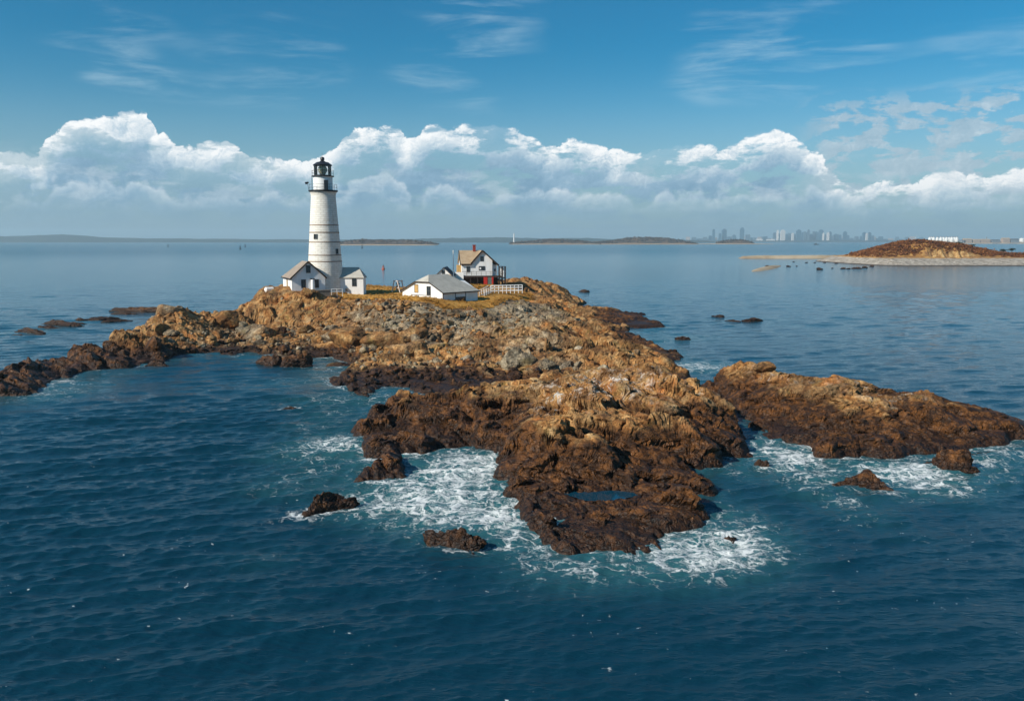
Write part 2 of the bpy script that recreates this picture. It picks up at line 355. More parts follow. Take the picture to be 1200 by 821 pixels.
# ------------------------------------------------------------------ the island: shape of the land
def poly_w(pts):
    out = []
    for p_ in pts:
        if p_[0] == 'w': out.append((p_[1], p_[2]))
        elif p_[0] == 'y': out.append(((p_[1] - 600) / FPX * p_[2] * 1.0, p_[2]))     # column u at distance Y
        else: q = PZ(p_[0], p_[1]); out.append((q.x, q.y))
    return np.array(out)
COAST_A = poly_w([(-30, 478), (0, 466), (40, 463), (52, 459), (70, 451), (82, 444), (101, 438), (130, 433), (154, 431), (196, 425), (212, 417), (245, 414), (276, 419),
    (290, 414), (311, 416), (318, 425), (340, 428), (357, 427), (364, 420), (384, 420), (399, 424), (404, 433), (392, 440), (378, 443), (386, 451), (412, 463), (430, 467),
    (440, 461), (462, 455), (486, 460), (512, 471), (486, 475.5), (456, 475), (428, 485), (396, 505), (415, 516), (423, 534), (424, 548), (402, 564), (424, 567), (452, 559),
    (462, 565), (480, 562), (492, 533), (536, 527), (580, 532), (568, 556), (578, 578), (592, 596), (616, 626), (637, 647), (660, 654), (694, 656), (730, 656),
    (770, 654), (803, 641), (814, 630), (846, 617), (843, 601), (834, 589), (852, 586), (849, 576), (824, 565), (812, 553), (826, 553), (852, 549), (854, 536),
    (886, 535), (882, 518), (864, 501), (854, 487), (852, 476), (846, 464), ('y', 838, 99), ('y', 836, 105), (815, 443), (808, 437), (790, 424), (820, 421), (790, 412), (768, 404), (748, 393),
    (738, 385), (786, 385), (760, 372), (735, 367), (700, 363), (676, 362), (690, 355), ('y', 672, 246), ('y', 640, 252), ('y', 600, 250), ('y', 550, 240), ('y', 500, 232), ('y', 450, 226),
    ('y', 400, 228), ('y', 340, 218), ('y', 300, 200), ('y', 290, 180), ('y', 270, 172), ('y', 235, 164), ('y', 205, 157), ('y', 175, 152), ('y', 140, 140), ('y', 125, 132),
    ('y', 100, 129), ('y', 75, 121), ('y', 40, 114), ('y', 5, 107), ('y', -30, 100)])
COAST_B = poly_w([(838, 466), (848, 480), (869, 493), (882, 508), (896, 519), (920, 521), (943, 526), (956, 541), (978, 543), (1000, 539), (1023, 537), (1054, 541), (1086, 534), (1120, 532),
    (1152, 531), (1184, 525), (1200, 520), (1240, 508), ('y', 1275, 73), ('y', 1240, 78), ('y', 1200, 80.5), ('y', 1137, 83), ('y', 1073, 87), ('y', 1010, 91), ('y', 960, 94), ('y', 900, 101),
    ('y', 858, 104), ('y', 832, 105), ('y', 828, 98)])
CTRL = [(5,440,99),(40,430,106),(75,420,112),(100,408,119),(115,405,122),(122,414,120),(30,448,98),(60,438,105),
 (135,398,126),(160,385,130),(185,368,140),(195,361,142),(205,366,145),(190,395,130),(230,371,148),(250,367,154),(285,362,165),(300,358,170),(250,395,138),(290,390,142),(330,405,130),(160,412,122),
 (303,341,171),(305,345,163.5),(340,345,162),(385,346,163),(310,378,157),(340,385,152),(370,392,143),(400,349,163),(305,335,185),
 (430,352,150),(430,372,143),(430,392,132),(430,420,115),(400,412,125),(500,357,143),(500,385,132),(500,410,118),(500,440,104),(470,430,108),
 (560,360,146),(560,375,138),(560,395,124),(560,420,112),(600,352,160),(600,365,150),(600,385,131),(640,384,127),(600,415,113),
 (650,361,178),(680,378,150),(690,393,132),(680,400,118),(720,410,112),(750,415,112),(745,427,104),(700,423,106),(640,426,106),(790,435,104),(830,450,95),(660,400,124),
 (600,449,97),(560,457,92),(640,447,95),(690,446,93),(700,376,170),(740,372,180),(760,384,165),
 (382,341,172),(440,345,172),(440,334,205),(340,339,180),(500,345,168),(520,338,190),(565,333,205),(600,338,200),(610,345,180),(545,352,160),(480,340,200),(360,338,195),
 (622,326,228),(600,330,222),(647,335,235),(570,330,218),(520,332,215),
 (640,444,80),(680,438,80),(730,431,81.5),(780,438,80.5),(825,456,79.5),(850,475,80),(600,455,82),(600,470,75),(660,470,70),(720,465,72),(780,470,70),(640,490,66),(700,500,63),
 (760,495,65),(820,500,68),(860,515,68),(700,530,59.5),(640,530,60),(770,530,60.5),(820,535,62),(600,555,58),(700,553,57.5),(660,575,54),(720,575,54.5),(740,585,53),
 (650,590,51.5),(790,568,54),(810,590,51.5),(650,625,46.8),(700,613,47.5),(760,618,47.5),(790,625,47.2),(610,580,54),
 (420,498,75),(450,482,77.5),(480,479,77),(520,477,77),(550,479,76),(470,505,72),(520,503,71.5),(560,503,72),(590,500,70),(590,522,66),(440,500,73),(440,531,63),(465,534,63.2),(425,540,61.3),(478,538,62.3),(450,514,67.5),(412,556,60.2),
 (836,433,96),(858,427,93),(896,426,90),(924,431,87),(962,438,83.5),(1010,447,80),(1073,457,77.5),(1111,469,76),(1137,480,75.5),(1168,487,75),(1200,498,74.5),(1250,508,72.5),
 (900,470,80),(900,498,74),(880,455,87),(950,468,78),(950,503,70.5),(1000,478,74),(1000,508,69),(1060,488,72.5),(1060,513,69),(1110,498,72),(1150,508,71.5)]
CP = np.array([tuple(PY(*q)) for q in CTRL])
_far = [(x_, y_, 0.2) for C_ in (COAST_A, COAST_B) for (x_, y_) in C_ if y_ > 128 or (x_ > 12 and y_ > 92)]
_far += [(((u - 600) / FPX * Y_), Y_, z_) for u, Y_, z_ in ((1240, 78, 0.2), (1200, 80, 0.2), (1137, 82, 0.3), (1073, 86, 0.5), (1010, 90, 0.6), (960, 93, 0.8), (1275, 73, 0.1), (840, 104, 0.3))]
CP = np.concatenate([CP, np.array(_far)])
def warped(x, y):            # space in which distances look about equal from near to far
    return np.stack([x / np.maximum(y, 20) * 60, 60 * np.log(np.maximum(y, 20)) * 0.9], -1)
def tps_fit(P_, Z, lam):
    n = len(P_); d2 = ((P_[:, None] - P_[None]) ** 2).sum(-1); K = 0.5 * d2 * np.log(d2 + 1e-9)
    K += lam * np.eye(n); A = np.zeros((n + 3, n + 3)); A[:n, :n] = K; A[:n, n] = 1; A[:n, n + 1:] = P_; A[n, :n] = 1; A[n + 1:, :n] = P_.T
    return np.linalg.solve(A, np.concatenate([Z, [0, 0, 0]]))
def tps_eval(w, P_, Q):
    out = np.zeros(len(Q))
    for i in range(0, len(Q), 40000):
        q = Q[i:i + 40000]; d2 = ((q[:, None] - P_[None]) ** 2).sum(-1)
        out[i:i + 40000] = (0.5 * d2 * np.log(d2 + 1e-9)) @ w[:-3] + w[-3] + q @ w[-2:]
    return out
def sdf(poly, X, Y):
    x = X.ravel(); y = Y.ravel(); best = np.full(x.shape, 1e9); ins = np.zeros(x.shape, bool)
    n = len(poly)
    for i in range(n):
        ax, ay = poly[i]; bx, by = poly[(i + 1) % n]
        ex, ey = bx - ax, by - ay; t = np.clip(((x - ax) * ex + (y - ay) * ey) / (ex * ex + ey * ey + 1e-9), 0, 1)
        best = np.minimum(best, (x - ax - t * ex) ** 2 + (y - ay - t * ey) ** 2)
        cr = (ay > y) != (by > y); ins ^= cr & (x < (bx - ax) * (y - ay) / ((by - ay) if by != ay else 1e-9) + ax)
    d = np.sqrt(best); return np.where(ins, d, -d).reshape(X.shape)
GS = 0.4; GX0, GX1, GY0, GY1 = -115.0, 75.0, 36.0, 262.0
gxs = np.arange(GX0, GX1, GS); gys = np.arange(GY0, GY1, GS); GXX, GYY = np.meshgrid(gxs, gys)
w_ = tps_fit(warped(CP[:, 0], CP[:, 1]), CP[:, 2], 1.0)
G_tps = tps_eval(w_, warped(CP[:, 0], CP[:, 1]), warped(GXX.ravel(), GYY.ravel())).reshape(GXX.shape)
G_A = sdf(COAST_A, GXX, GYY); G_B = sdf(COAST_B, GXX, GYY)
def blob_field(spots):       # (u, v, z, radius m, strength)
    f = np.zeros(GXX.shape)
    for u, v, z_, r, s_ in spots:
        q = PZ(u, v, z_); f = np.maximum(f, s_ * np.exp(-((GXX - q.x) ** 2 + (GYY - q.y) ** 2) / (r * r)))
    return f
LAWN = np.array([(q.x, q.y) for q in [PZ(398, 344.5, 6.6), PZ(430, 349.5, 6.5), PZ(470, 353.5, 6.4), PZ(520, 357.5, 6.3), PZ(556, 357.5, 6.1), PZ(580, 354, 5.9), PZ(600, 350, 5.8), PZ(624, 344, 5.9),
        PZ(622, 338, 5.9), PZ(590, 333.5, 6.3), PZ(545, 331, 6.5), PZ(470, 331, 6.5), PZ(425, 333, 6.6), PZ(404, 335, 6.7)]])
G_L = sdf(LAWN, GXX, GYY)
PAD = np.array([(q.x, q.y) for q in [PZ(316, 343.2, 6.9), PZ(400, 344.5, 6.7), PZ(440, 340, 6.6), PZ(420, 333, 6.8), PZ(330, 337, 6.9)]])
G_P = sdf(PAD, GXX, GYY)
# stone: 1 = grey boulders and ledges, 0 = rust-coloured rock
G_grey = blob_field([(500, 370, 5, 14, 0.75), (560, 372, 5, 13, 0.95), (600, 360, 5, 12, 0.85), (440, 372, 4, 12, 0.62), (620, 400, 3, 9, 0.55), (520, 395, 3, 11, 0.60), (500, 425, 2, 9, 0.5), (560, 430, 1.5, 8, 0.45),
    (640, 370, 4, 12, 0.55), (340, 405, 1, 10, 0.52), (290, 400, 1, 11, 0.50), (250, 395, 2, 8, 0.42), (400, 430, 1, 8, 0.42), (650, 415, 3, 4, 0.85), (480, 455, 1, 7, 0.4)])
G_guano = blob_field([(700, 452, 4, 5, 1.0), (650, 470, 3.6, 3.2, 1.0), (800, 452, 3.6, 2.5, 0.9), (745, 445, 4, 3, 0.6), (1060, 458, 3.3, 3, 1.0), (1035, 452, 3.4, 2.2, 0.9), (900, 432, 3.8, 3, 0.7), (960, 440, 3.7, 2.5, 0.6), (190, 362, 5.5, 3, 0.6)])
# how high the weed and tide stain reach (metres), raised to darken shaded faces too
G_tide_shade = np.full(GXX.shape, 0.35) + 2.25 * blob_field([(700, 600, 0.8, 9, 1.5), (640, 560, 1, 7, 1.5), (780, 590, 1, 6, 1.3), (470, 500, 1, 9, 1.3), (540, 495, 1, 8, 1.0), (40, 445, 1, 14, 1.6), (110, 425, 1, 12, 1.3), (170, 410, 2, 9, 1.2),
    (880, 500, 1, 6, 1.0), (980, 520, 1, 6, 0.75), (1060, 515, 1, 6, 0.8), (1150, 505, 1, 8, 1.1), (1220, 505, .5, 6, 1.1), (560, 452, 1, 8, 1.0), (640, 447, 1, 5, 1.0), (600, 448, 1, 5, 1.0), (500, 445, 1, 9, 0.9), (450, 450, 1, 9, 0.9), (800, 530, 1, 6, 0.9), (760, 395, 1, 12, 0.9), (740, 370, 1, 14, 1.0), (830, 445, 1, 5, 0.6), (400, 410, 1, 6, 0.4)])
_sg = lambda q: 1 / (1 + np.exp(-np.clip(q, -30, 30)))
_u = GXX / GYY * FPX + 600
G_tide_shade = np.maximum(G_tide_shade, 0.35 + 1.95 * _sg((G_B + 1.0) / 0.8))
G_tide_shade = np.maximum(G_tide_shade, 0.35 + 2.35 * _sg((86 - GYY) / 3.0) * _sg((900 - _u) / 20))
G_tide_shade = np.maximum(G_tide_shade, 0.35 + 2.6 * _sg((150 - _u) / 20))
POOLS = [(707, 581, 2.15, 1.25)]      # u, v, half sizes in metres
POOL_Z = 0.64
POOLC = [(PZ(u, v, POOL_Z), a, b_) for u, v, a, b_ in POOLS]
BOULD = blob_field([(470, 365, 5, 11, 1), (430, 375, 4, 9, 1), (520, 370, 4.5, 11, 1), (570, 370, 4.5, 9, .9), (500, 390, 3, 10, .9), (300, 400, 1, 12, .8), (260, 400, 1, 10, .8), (350, 405, 1, 10, .8), (440, 400, 2, 9, .8), (470, 430, 1.5, 9, .7), (540, 425, 1.5, 9, .6), (420, 445, .6, 8, .6)])
def samp(G, x, y):
    fx = np.clip((x - GX0) / GS, 0, len(gxs) - 1.001); fy = np.clip((y - GY0) / GS, 0, len(gys) - 1.001)
    ix = fx.astype(int); iy = fy.astype(int); fx = fx - ix; fy = fy - iy
    return (G[iy, ix] * (1 - fx) + G[iy, ix + 1] * fx) * (1 - fy) + (G[iy + 1, ix] * (1 - fx) + G[iy + 1, ix + 1] * fx) * fy
def land(x, y, parts=False):
    """height of the rock and of its masks"""
    x = np.asarray(x, float); y = np.asarray(y, float)
    t = samp(G_tps, x, y); dA = samp(G_A, x, y); dB = samp(G_B, x, y); d = np.maximum(dA, dB)
    d = d + fbm(x * 0.33, y * 0.33, 3, 4) * 1.1
    lawn = np.clip(0.5 + samp(G_L, x, y) * 0.35 + fbm(x * .5, y * .5, 8, 3) * 0.45, 0, 1)
    pad = np.clip(0.5 + samp(G_P, x, y) * 0.6, 0, 1)
    flat = np.maximum(lawn, pad)
    bo = samp(BOULD, x, y)
    # strata run obliquely across the island
    ca, sa = math.cos(R(-42)), math.sin(R(-42))
    wx = fbm(x * 0.13, y * 0.13, 31, 3) * 2.6; wy = fbm(x * 0.13 + 9, y * 0.13, 41, 3) * 2.6
    xs = ((x + wx) * ca + (y + wy) * sa) * 0.5; ys = (-(x + wx) * sa + (y + wy) * ca)
    f1, e1 = facets(xs, ys, 3.6, 101); f2, e2 = facets(xs * 1.2 + .35 * fbm(x * .7, y * .7, 5, 2), ys, 1.45, 202)
    f3, e3 = facets(xs * 1.6, ys + .15 * fbm(x * 2, y * 2, 6, 2), 0.62, 303); f4, e4 = facets(x, y, 0.30, 404)
    near = np.clip((150 - y) / 90, 0.25, 1)
    bq = (ys + 1.1 * fbm(xs * .35, ys * .2, 171, 3)) / 3.1; bi = np.floor(bq); bf_ = bq - bi          # dipping beds: long saw-toothed ledges
    cq = (xs + 2.5 * h2(bi, bi * 0, 172) + .5 * fbm(xs * .6, ys * .6, 173, 2)) / 2.6; ci = np.floor(cq); cf_ = cq - ci   # broken across by joints
    ledge = (0.5 - bf_) * 0.95 + (h2(bi, ci, 174) - 0.5) * 0.85 + (cf_ - .5) * (h2(bi, ci, 175) - .5) * .9
    jn = np.minimum(np.minimum(bf_, 1 - bf_) * 2.7, np.minimum(cf_, 1 - cf_) * 4.6)
    big_ = np.clip(1.3 - bo * 1.4, 0.15, 1)
    n = big_ * (ledge * 0.98 - 0.75 * np.exp(-jn / 0.13)) + f1 * 0.42 + f2 * 0.38 + fbm(x * .5, y * .5, 77, 2, 0.5) * 0.2 - 0.75 * np.exp(-e1 / 0.17) + 0.10
    det = f3 * 0.30 + f4 * 0.18 * near + fbm(x * 1.9, y * 1.9, 79, 3, 0.55) * 0.05 - 0.30 * np.exp(-e2 / 0.09)
    near_lawn = np.clip(1.25 + np.maximum(samp(G_L, x, y), samp(G_P, x, y)) * 0.30, 0, 1)
    amp = np.clip(0.45 + 0.22 * t, 0.4, 1.0) * (1 - np.maximum(flat * 0.97, near_lawn * 0.8)) * (1 - 0.45 * bo)
    rb_ = 1 / (1 + np.exp(-np.clip((dB - dA) / 1.5, -30, 30))); amp = amp * (1 - .25 * rb_)
    z_in = np.maximum(t - .55 * rb_ * np.clip((t - .8) / 1.5, 0, 1), 0.25) - 0.5 * np.clip(near_lawn - flat, 0, 1) + n * amp + flat * fbm(x * .2, y * .2, 14, 4) * 0.22
    S = np.clip((d + 1.0) / 2.6, 0, 1); S = S * S * (3 - 2 * S)
    z = z_in * S - 1.7 * (1 - S); det = det * amp * S
    z = np.where(d > 1.6, np.maximum(z, 0.22), z)
    for (q, a, b_) in POOLC:
        rr = np.sqrt(((x - q.x) / a) ** 2 + ((y - q.y) / b_) ** 2) * (1 + .55 * fbm(x * 1.0, y * 1.0, 84, 3)); near_ = np.exp(-((rr - 1.35) / .35) ** 2); z = z + near_ * np.clip(1.0 - z, 0, .6)
        k = np.exp(-(((x - q.x) / a) ** 2 + ((y - q.y) / b_) ** 2) * 1.1 * (1 + .5 * fbm(x * 1.3, y * 1.3, 83, 3))); k = np.clip(k * 1.25, 0, 1); z = z * (1 - k) + np.minimum(z, 0.40) * k; det = det * (1 - .5 * k)
    return (z, lawn, flat, d, det) if parts else (z + det, lawn, flat, d)
def polar_grid(angs, rads):
    A, Rr = np.meshgrid(angs, rads); X = np.sin(A) * Rr; Y = np.cos(A) * Rr
    na, nr = len(angs), len(rads); idx = np.arange(na * nr).reshape(nr, na)
    q = np.stack([idx[:-1, :-1], idx[:-1, 1:], idx[1:, 1:], idx[1:, :-1]], -1).reshape(-1, 4)
    return X.ravel(), Y.ravel(), q
def keep_quads(V, quads, keep):
    q = quads[keep]; used = np.unique(q); rm = np.full(len(V), -1); rm[used] = np.arange(len(used)); return used, rm[q]

def cblur(G, n):
    for _ in range(n):
        G = (G + np.roll(G, 1, 0) + np.roll(G, -1, 0) + np.roll(G, 1, 1) + np.roll(G, -1, 1)) / 5
    return G
angs = np.linspace(R(-37.5), R(38), 1300); rads = np.exp(np.linspace(math.log(41), math.log(262), 1000))
X, Y, Q = polar_grid(angs, rads)
Z, LW, FL, DD, DET = land(X, Y, True)
_z = Z.reshape(len(rads), len(angs))                         # fine breakage only where the rock is not a steep face
_zb = cblur(_z, 2)
_gr = np.gradient(_zb, axis=0) / np.gradient(rads)[:, None]; _ga = np.gradient(_zb, axis=1) / (np.gradient(angs)[None, :] * rads[:, None])
SLOPE = np.hypot(_gr, _ga).ravel(); steep = np.clip((SLOPE - 0.55) / 0.9, 0, 1)
Z = _zb.ravel() + DET * (1 - 0.85 * steep)
Z = np.maximum(Z, np.where(DD > 0.6, -0.5 + 1.0 * np.clip((DD - 0.6) / 2.6, 0, 1) + 0.25 * DET, -9))
V = np.stack([X, Y, Z], -1)
rough_ = (1 - FL) * np.clip(Z / 0.8, 0, 1) * (0.8 + 0.6 * steep)                   # ledges and undercuts: the beds of rock stand out by different amounts
V[:, 0] += rough_ * (0.42 * fbm(Z * 1.3 + 0.3 * Y, Y * 0.25 + 0.2 * X, 131, 4, 0.6) + 0.14 * fbm(Z * 3.6 + .4 * X, Y * 1.5 + .5 * Z, 141, 3))
V[:, 1] += rough_ * (0.55 * fbm(Z * 1.2 + 0.25 * X, X * 0.3 - 0.1 * Y, 151, 4, 0.6) + 0.17 * fbm(Z * 3.8 + .4 * Y, X * 1.6 + .5 * Z, 161, 3))
zq = Z[Q].max(1); lq = LW[Q].mean(1); dbq = samp(G_B, X, Y)[Q].mean(1); daq = samp(G_A, X, Y)[Q].mean(1)
wet = zq > -1.0
at = dict(grey=np.clip(samp(G_grey, X, Y), 0, 1), guano=samp(G_guano, X, Y), tide=samp(G_tide_shade, X, Y) - 0.35)
def land_part(name, keep, mat, label, cat):
    used, q = keep_quads(V, Q, keep)
    o = np_mesh(name, V[used], quads=q, mat=mat, attrs={k: a[used] for k, a in at.items()})
    return tag(o, label, cat, kind='structure')
isB = (dbq > daq)
land_part('rocky_island', wet & ~isB & (lq < 0.5), ROCK, 'long rust and grey rock island carrying the lighthouse, its front headland ringed by foam', 'island')
land_part('rock_ridge', wet & isB & (lq < 0.5), ROCK, 'long orange brown rock ridge across a narrow channel from the front headland', 'rock')
land_part('grass_field', (lq >= 0.5) & wet, GRASS, 'flat golden dry grass between the lighthouse and the houses', 'grass')

# ------------------------------------------------------------------ the sea
a_in = np.concatenate([np.linspace(R(-54), R(-37), 170)[:-1], np.linspace(R(-37), R(37), 1100), np.linspace(R(37), R(54), 170)[1:]])
a_out = np.linspace(R(54), R(306), 130)[1:]
SA = np.concatenate([a_in, a_out[:-1]])
SR = np.concatenate([[1.0, 6, 14, 22], np.exp(np.linspace(math.log(27), math.log(95), 720)), np.exp(np.linspace(math.log(95.3), math.log(420), 460)), np.exp(np.linspace(math.log(440), math.log(16500), 90))])
SX, SY, SQ = polar_grid(SA, SR)
rad_ = np.hypot(SX, SY)
hz = np.zeros(SX.shape); hx = np.zeros(SX.shape); hy = np.zeros(SX.shape)
_an = np.abs(np.arctan2(SX, SY))
sel = (rad_ < 425) & (_an < R(54)); xs_, ys_, rr_ = SX[sel], SY[sel], rad_[sel]
hzs = np.zeros(xs_.shape); hxs = np.zeros(xs_.shape); hys = np.zeros(xs_.shape)
gust = (0.75 + 0.5 * fbm(xs_ * 0.03, ys_ * 0.05, 55, 3)) * np.clip((R(53.5) - _an[sel]) / R(9), 0, 1) * np.clip((rr_ - 16) / 12, 0, 1) * np.clip((420 - rr_) / 120, 0, 1)
wr = np.random.RandomState(5)
for i in range(52):
    lam = 0.36 * (9.0 / 0.36) ** ((i + wr.rand()) / 52.0)
    th = R(-68) + wr.randn() * R(24)                        # waves run towards the viewer and slightly left
    k = 2 * math.pi / lam; ph = wr.rand() * 6.28
    am = 0.0112 * lam ** 0.95 if lam < 1.6 else 0.0112 * 1.6 ** 0.95 * (lam / 1.6) ** 0.1
    px_ = np.where(rr_ < 95, rr_ * 0.00175, rr_ * 0.0033)
    fade = np.clip((lam / px_ - 3) / 4, 0, 1)
    dx, dy = math.cos(th), math.sin(th)
    arg = k * (dx * xs_ + dy * ys_) + ph
    a_ = am * fade * gust
    hzs += a_ * np.cos(arg); hxs -= a_ * dx * np.sin(arg) * 0.85; hys -= a_ * dy * np.sin(arg) * 0.85
# foam: surf along the coast where it is exposed, and drifting patches
FOAM = [  # u, v, radius m, strength
 (575, 545, 4.5, 0.95), (545, 560, 4.5, 0.80), (500, 585, 4, 0.74), (460, 560, 3.5, 0.70), (440, 590, 3.2, 0.80), (540, 590, 4.5, 0.66), (590, 610, 3, 0.85), (470, 600, 3, 0.55),
 (550, 535, 3, 0.70), (520, 545, 3, 0.66), (600, 630, 2.2, 0.80), (640, 660, 2.2, 0.66), (560, 605, 2.5, 0.75), (500, 625, 2, 0.70), (690, 668, 2, 0.62), (760, 664, 2.2, 0.66), (820, 650, 3, 0.85), (860, 640, 2.6, 0.88),
 (880, 620, 2.5, 0.66), (855, 600, 2.2, 0.70), (870, 645, 2.5, 0.60), (840, 665, 2.2, 0.50), (800, 668, 2, 0.45), (720, 680, 2.5, 0.36), (650, 678, 2.5, 0.36),
 (400, 520, 4, 0.78), (380, 525, 3.5, 0.72), (350, 530, 3.5, 0.62), (330, 570, 3, 0.60), (370, 555, 3, 0.54), (360, 500, 3, 0.54), (390, 485, 3.5, 0.57), (360, 470, 4.5, 0.52), (340, 450, 4.5, 0.52), (390, 465, 3, 0.54),
 (460, 463, 3, 0.66), (490, 468, 2, 0.70), (440, 470, 3, 0.50), (385, 432, 4.5, 0.58), (395, 430, 2.5, 0.62), (370, 440, 4, 0.45),
 (900, 528, 3, 0.84), (930, 535, 3, 0.90), (910, 545, 3, 0.72), (955, 555, 2.6, 0.84), (940, 570, 2.6, 0.64), (980, 585, 2.2, 0.62), (1010, 595, 1.8, 0.52), (1040, 555, 2.8, 0.95), (1070, 550, 3, 0.86), (1075, 565, 2.8, 0.74),
 (1110, 570, 2.5, 0.72), (1130, 560, 2.2, 0.57), (1060, 580, 2, 0.57), (1130, 585, 1.8, 0.54), (1100, 542, 2.5, 0.76), (1150, 540, 3, 0.74), (1190, 533, 3, 0.78), (1170, 560, 2.2, 0.52), (1190, 560, 2, 0.42), (1010, 608, 2, 0.48), (1075, 630, 1.5, 0.33),
 (820, 430, 5, 0.84), (800, 432, 4, 0.84), (840, 428, 4, 0.55), (800, 396, 6, 0.48), (770, 400, 4, 0.62), (780, 410, 4, 0.55), (820, 395, 5, 0.36), (760, 388, 4, 0.50),
 (845, 320, 14, 0.45), (880, 322, 12, 0.50),
 (90, 455, 5, 0.55), (60, 462, 4, 0.60), (30, 468, 4, 0.55), (70, 447, 3, 0.60), (150, 436, 3.5, 0.55), (110, 445, 3.5, 0.50), (15, 458, 3, 0.60), (20, 390, 6, 0.55), (50, 386, 5, 0.50), (100, 378, 5, 0.45), (300, 420, 4, 0.45), (230, 418, 4, 0.45),
 (320, 655, 1.2, 0.42), (290, 655, 1.2, 0.36), (230, 720, 0.8, 0.45), (300, 730, 0.8, 0.45), (265, 733, 0.7, 0.40), (350, 725, 0.8, 0.36), (490, 740, 0.6, 0.50), (515, 740, 0.6, 0.50), (600, 712, 1, 0.36), (430, 470, 3, 0.50),
 (858, 497, 1.6, 0.70), (872, 515, 1.5, 0.70), (860, 553, 1.6, 0.70), (910, 375, 5, 0.45), (930, 382, 5, 0.42), (840, 376, 4, 0.40)]
G_foam = np.zeros(GXX.shape)
far_foam = []
for u, v, r_, s_ in FOAM:
    q = PZ(u, v)
    r_ = r_ * 1.28; s_ = s_ * (0.86 if s_ > .5 else 1.0)
    ca = np.exp(-(((GXX - q.x) / r_) ** 2 + ((GYY - q.y) / (r_ * 1.15)) ** 2)) * s_
    G_foam = np.maximum(G_foam, ca) + 0.25 * np.minimum(G_foam, ca)
    if q.y > GY1 - 10: far_foam.append((q.x, q.y, r_, s_))
dcoast = -np.maximum(G_A, G_B)
expo = np.clip(0.62 + 0.5 * fbm(GXX * 0.09, GYY * 0.09, 91, 3) , 0.15, 1.0)
G_foam = np.maximum(G_foam, np.where(GYY < 175, np.where(GYY < 90, 1.0, 0.82), 0.5) * expo * np.exp(-np.clip(dcoast, 0, None) / np.where(GYY < 90, 1.7, 1.25)))
G_foam[(np.abs(GXX - GX0) < 3) | (np.abs(GXX - GX1) < 3)] *= 0.3
FOAMV = np.zeros(SX.shape)
ins = (SX > GX0 + 1) & (SX < GX1 - 1) & (SY > GY0 + 1) & (SY < GY1 - 1)
FOAMV[ins] = samp(G_foam, SX[ins], SY[ins])
def cblur(G, n):
    for _ in range(n):
        G = (G + np.roll(G, 1, 0) + np.roll(G, -1, 0) + np.roll(G, 1, 1) + np.roll(G, -1, 1)) / 5
    return G
AER = np.zeros(SX.shape); AER[ins] = samp(cblur(np.clip(G_foam - 0.2, 0, 1) * 1.3, 26), SX[ins], SY[ins])
ROCK_RINGS = []                                             # surf round the rocks that stand in the water, filled below
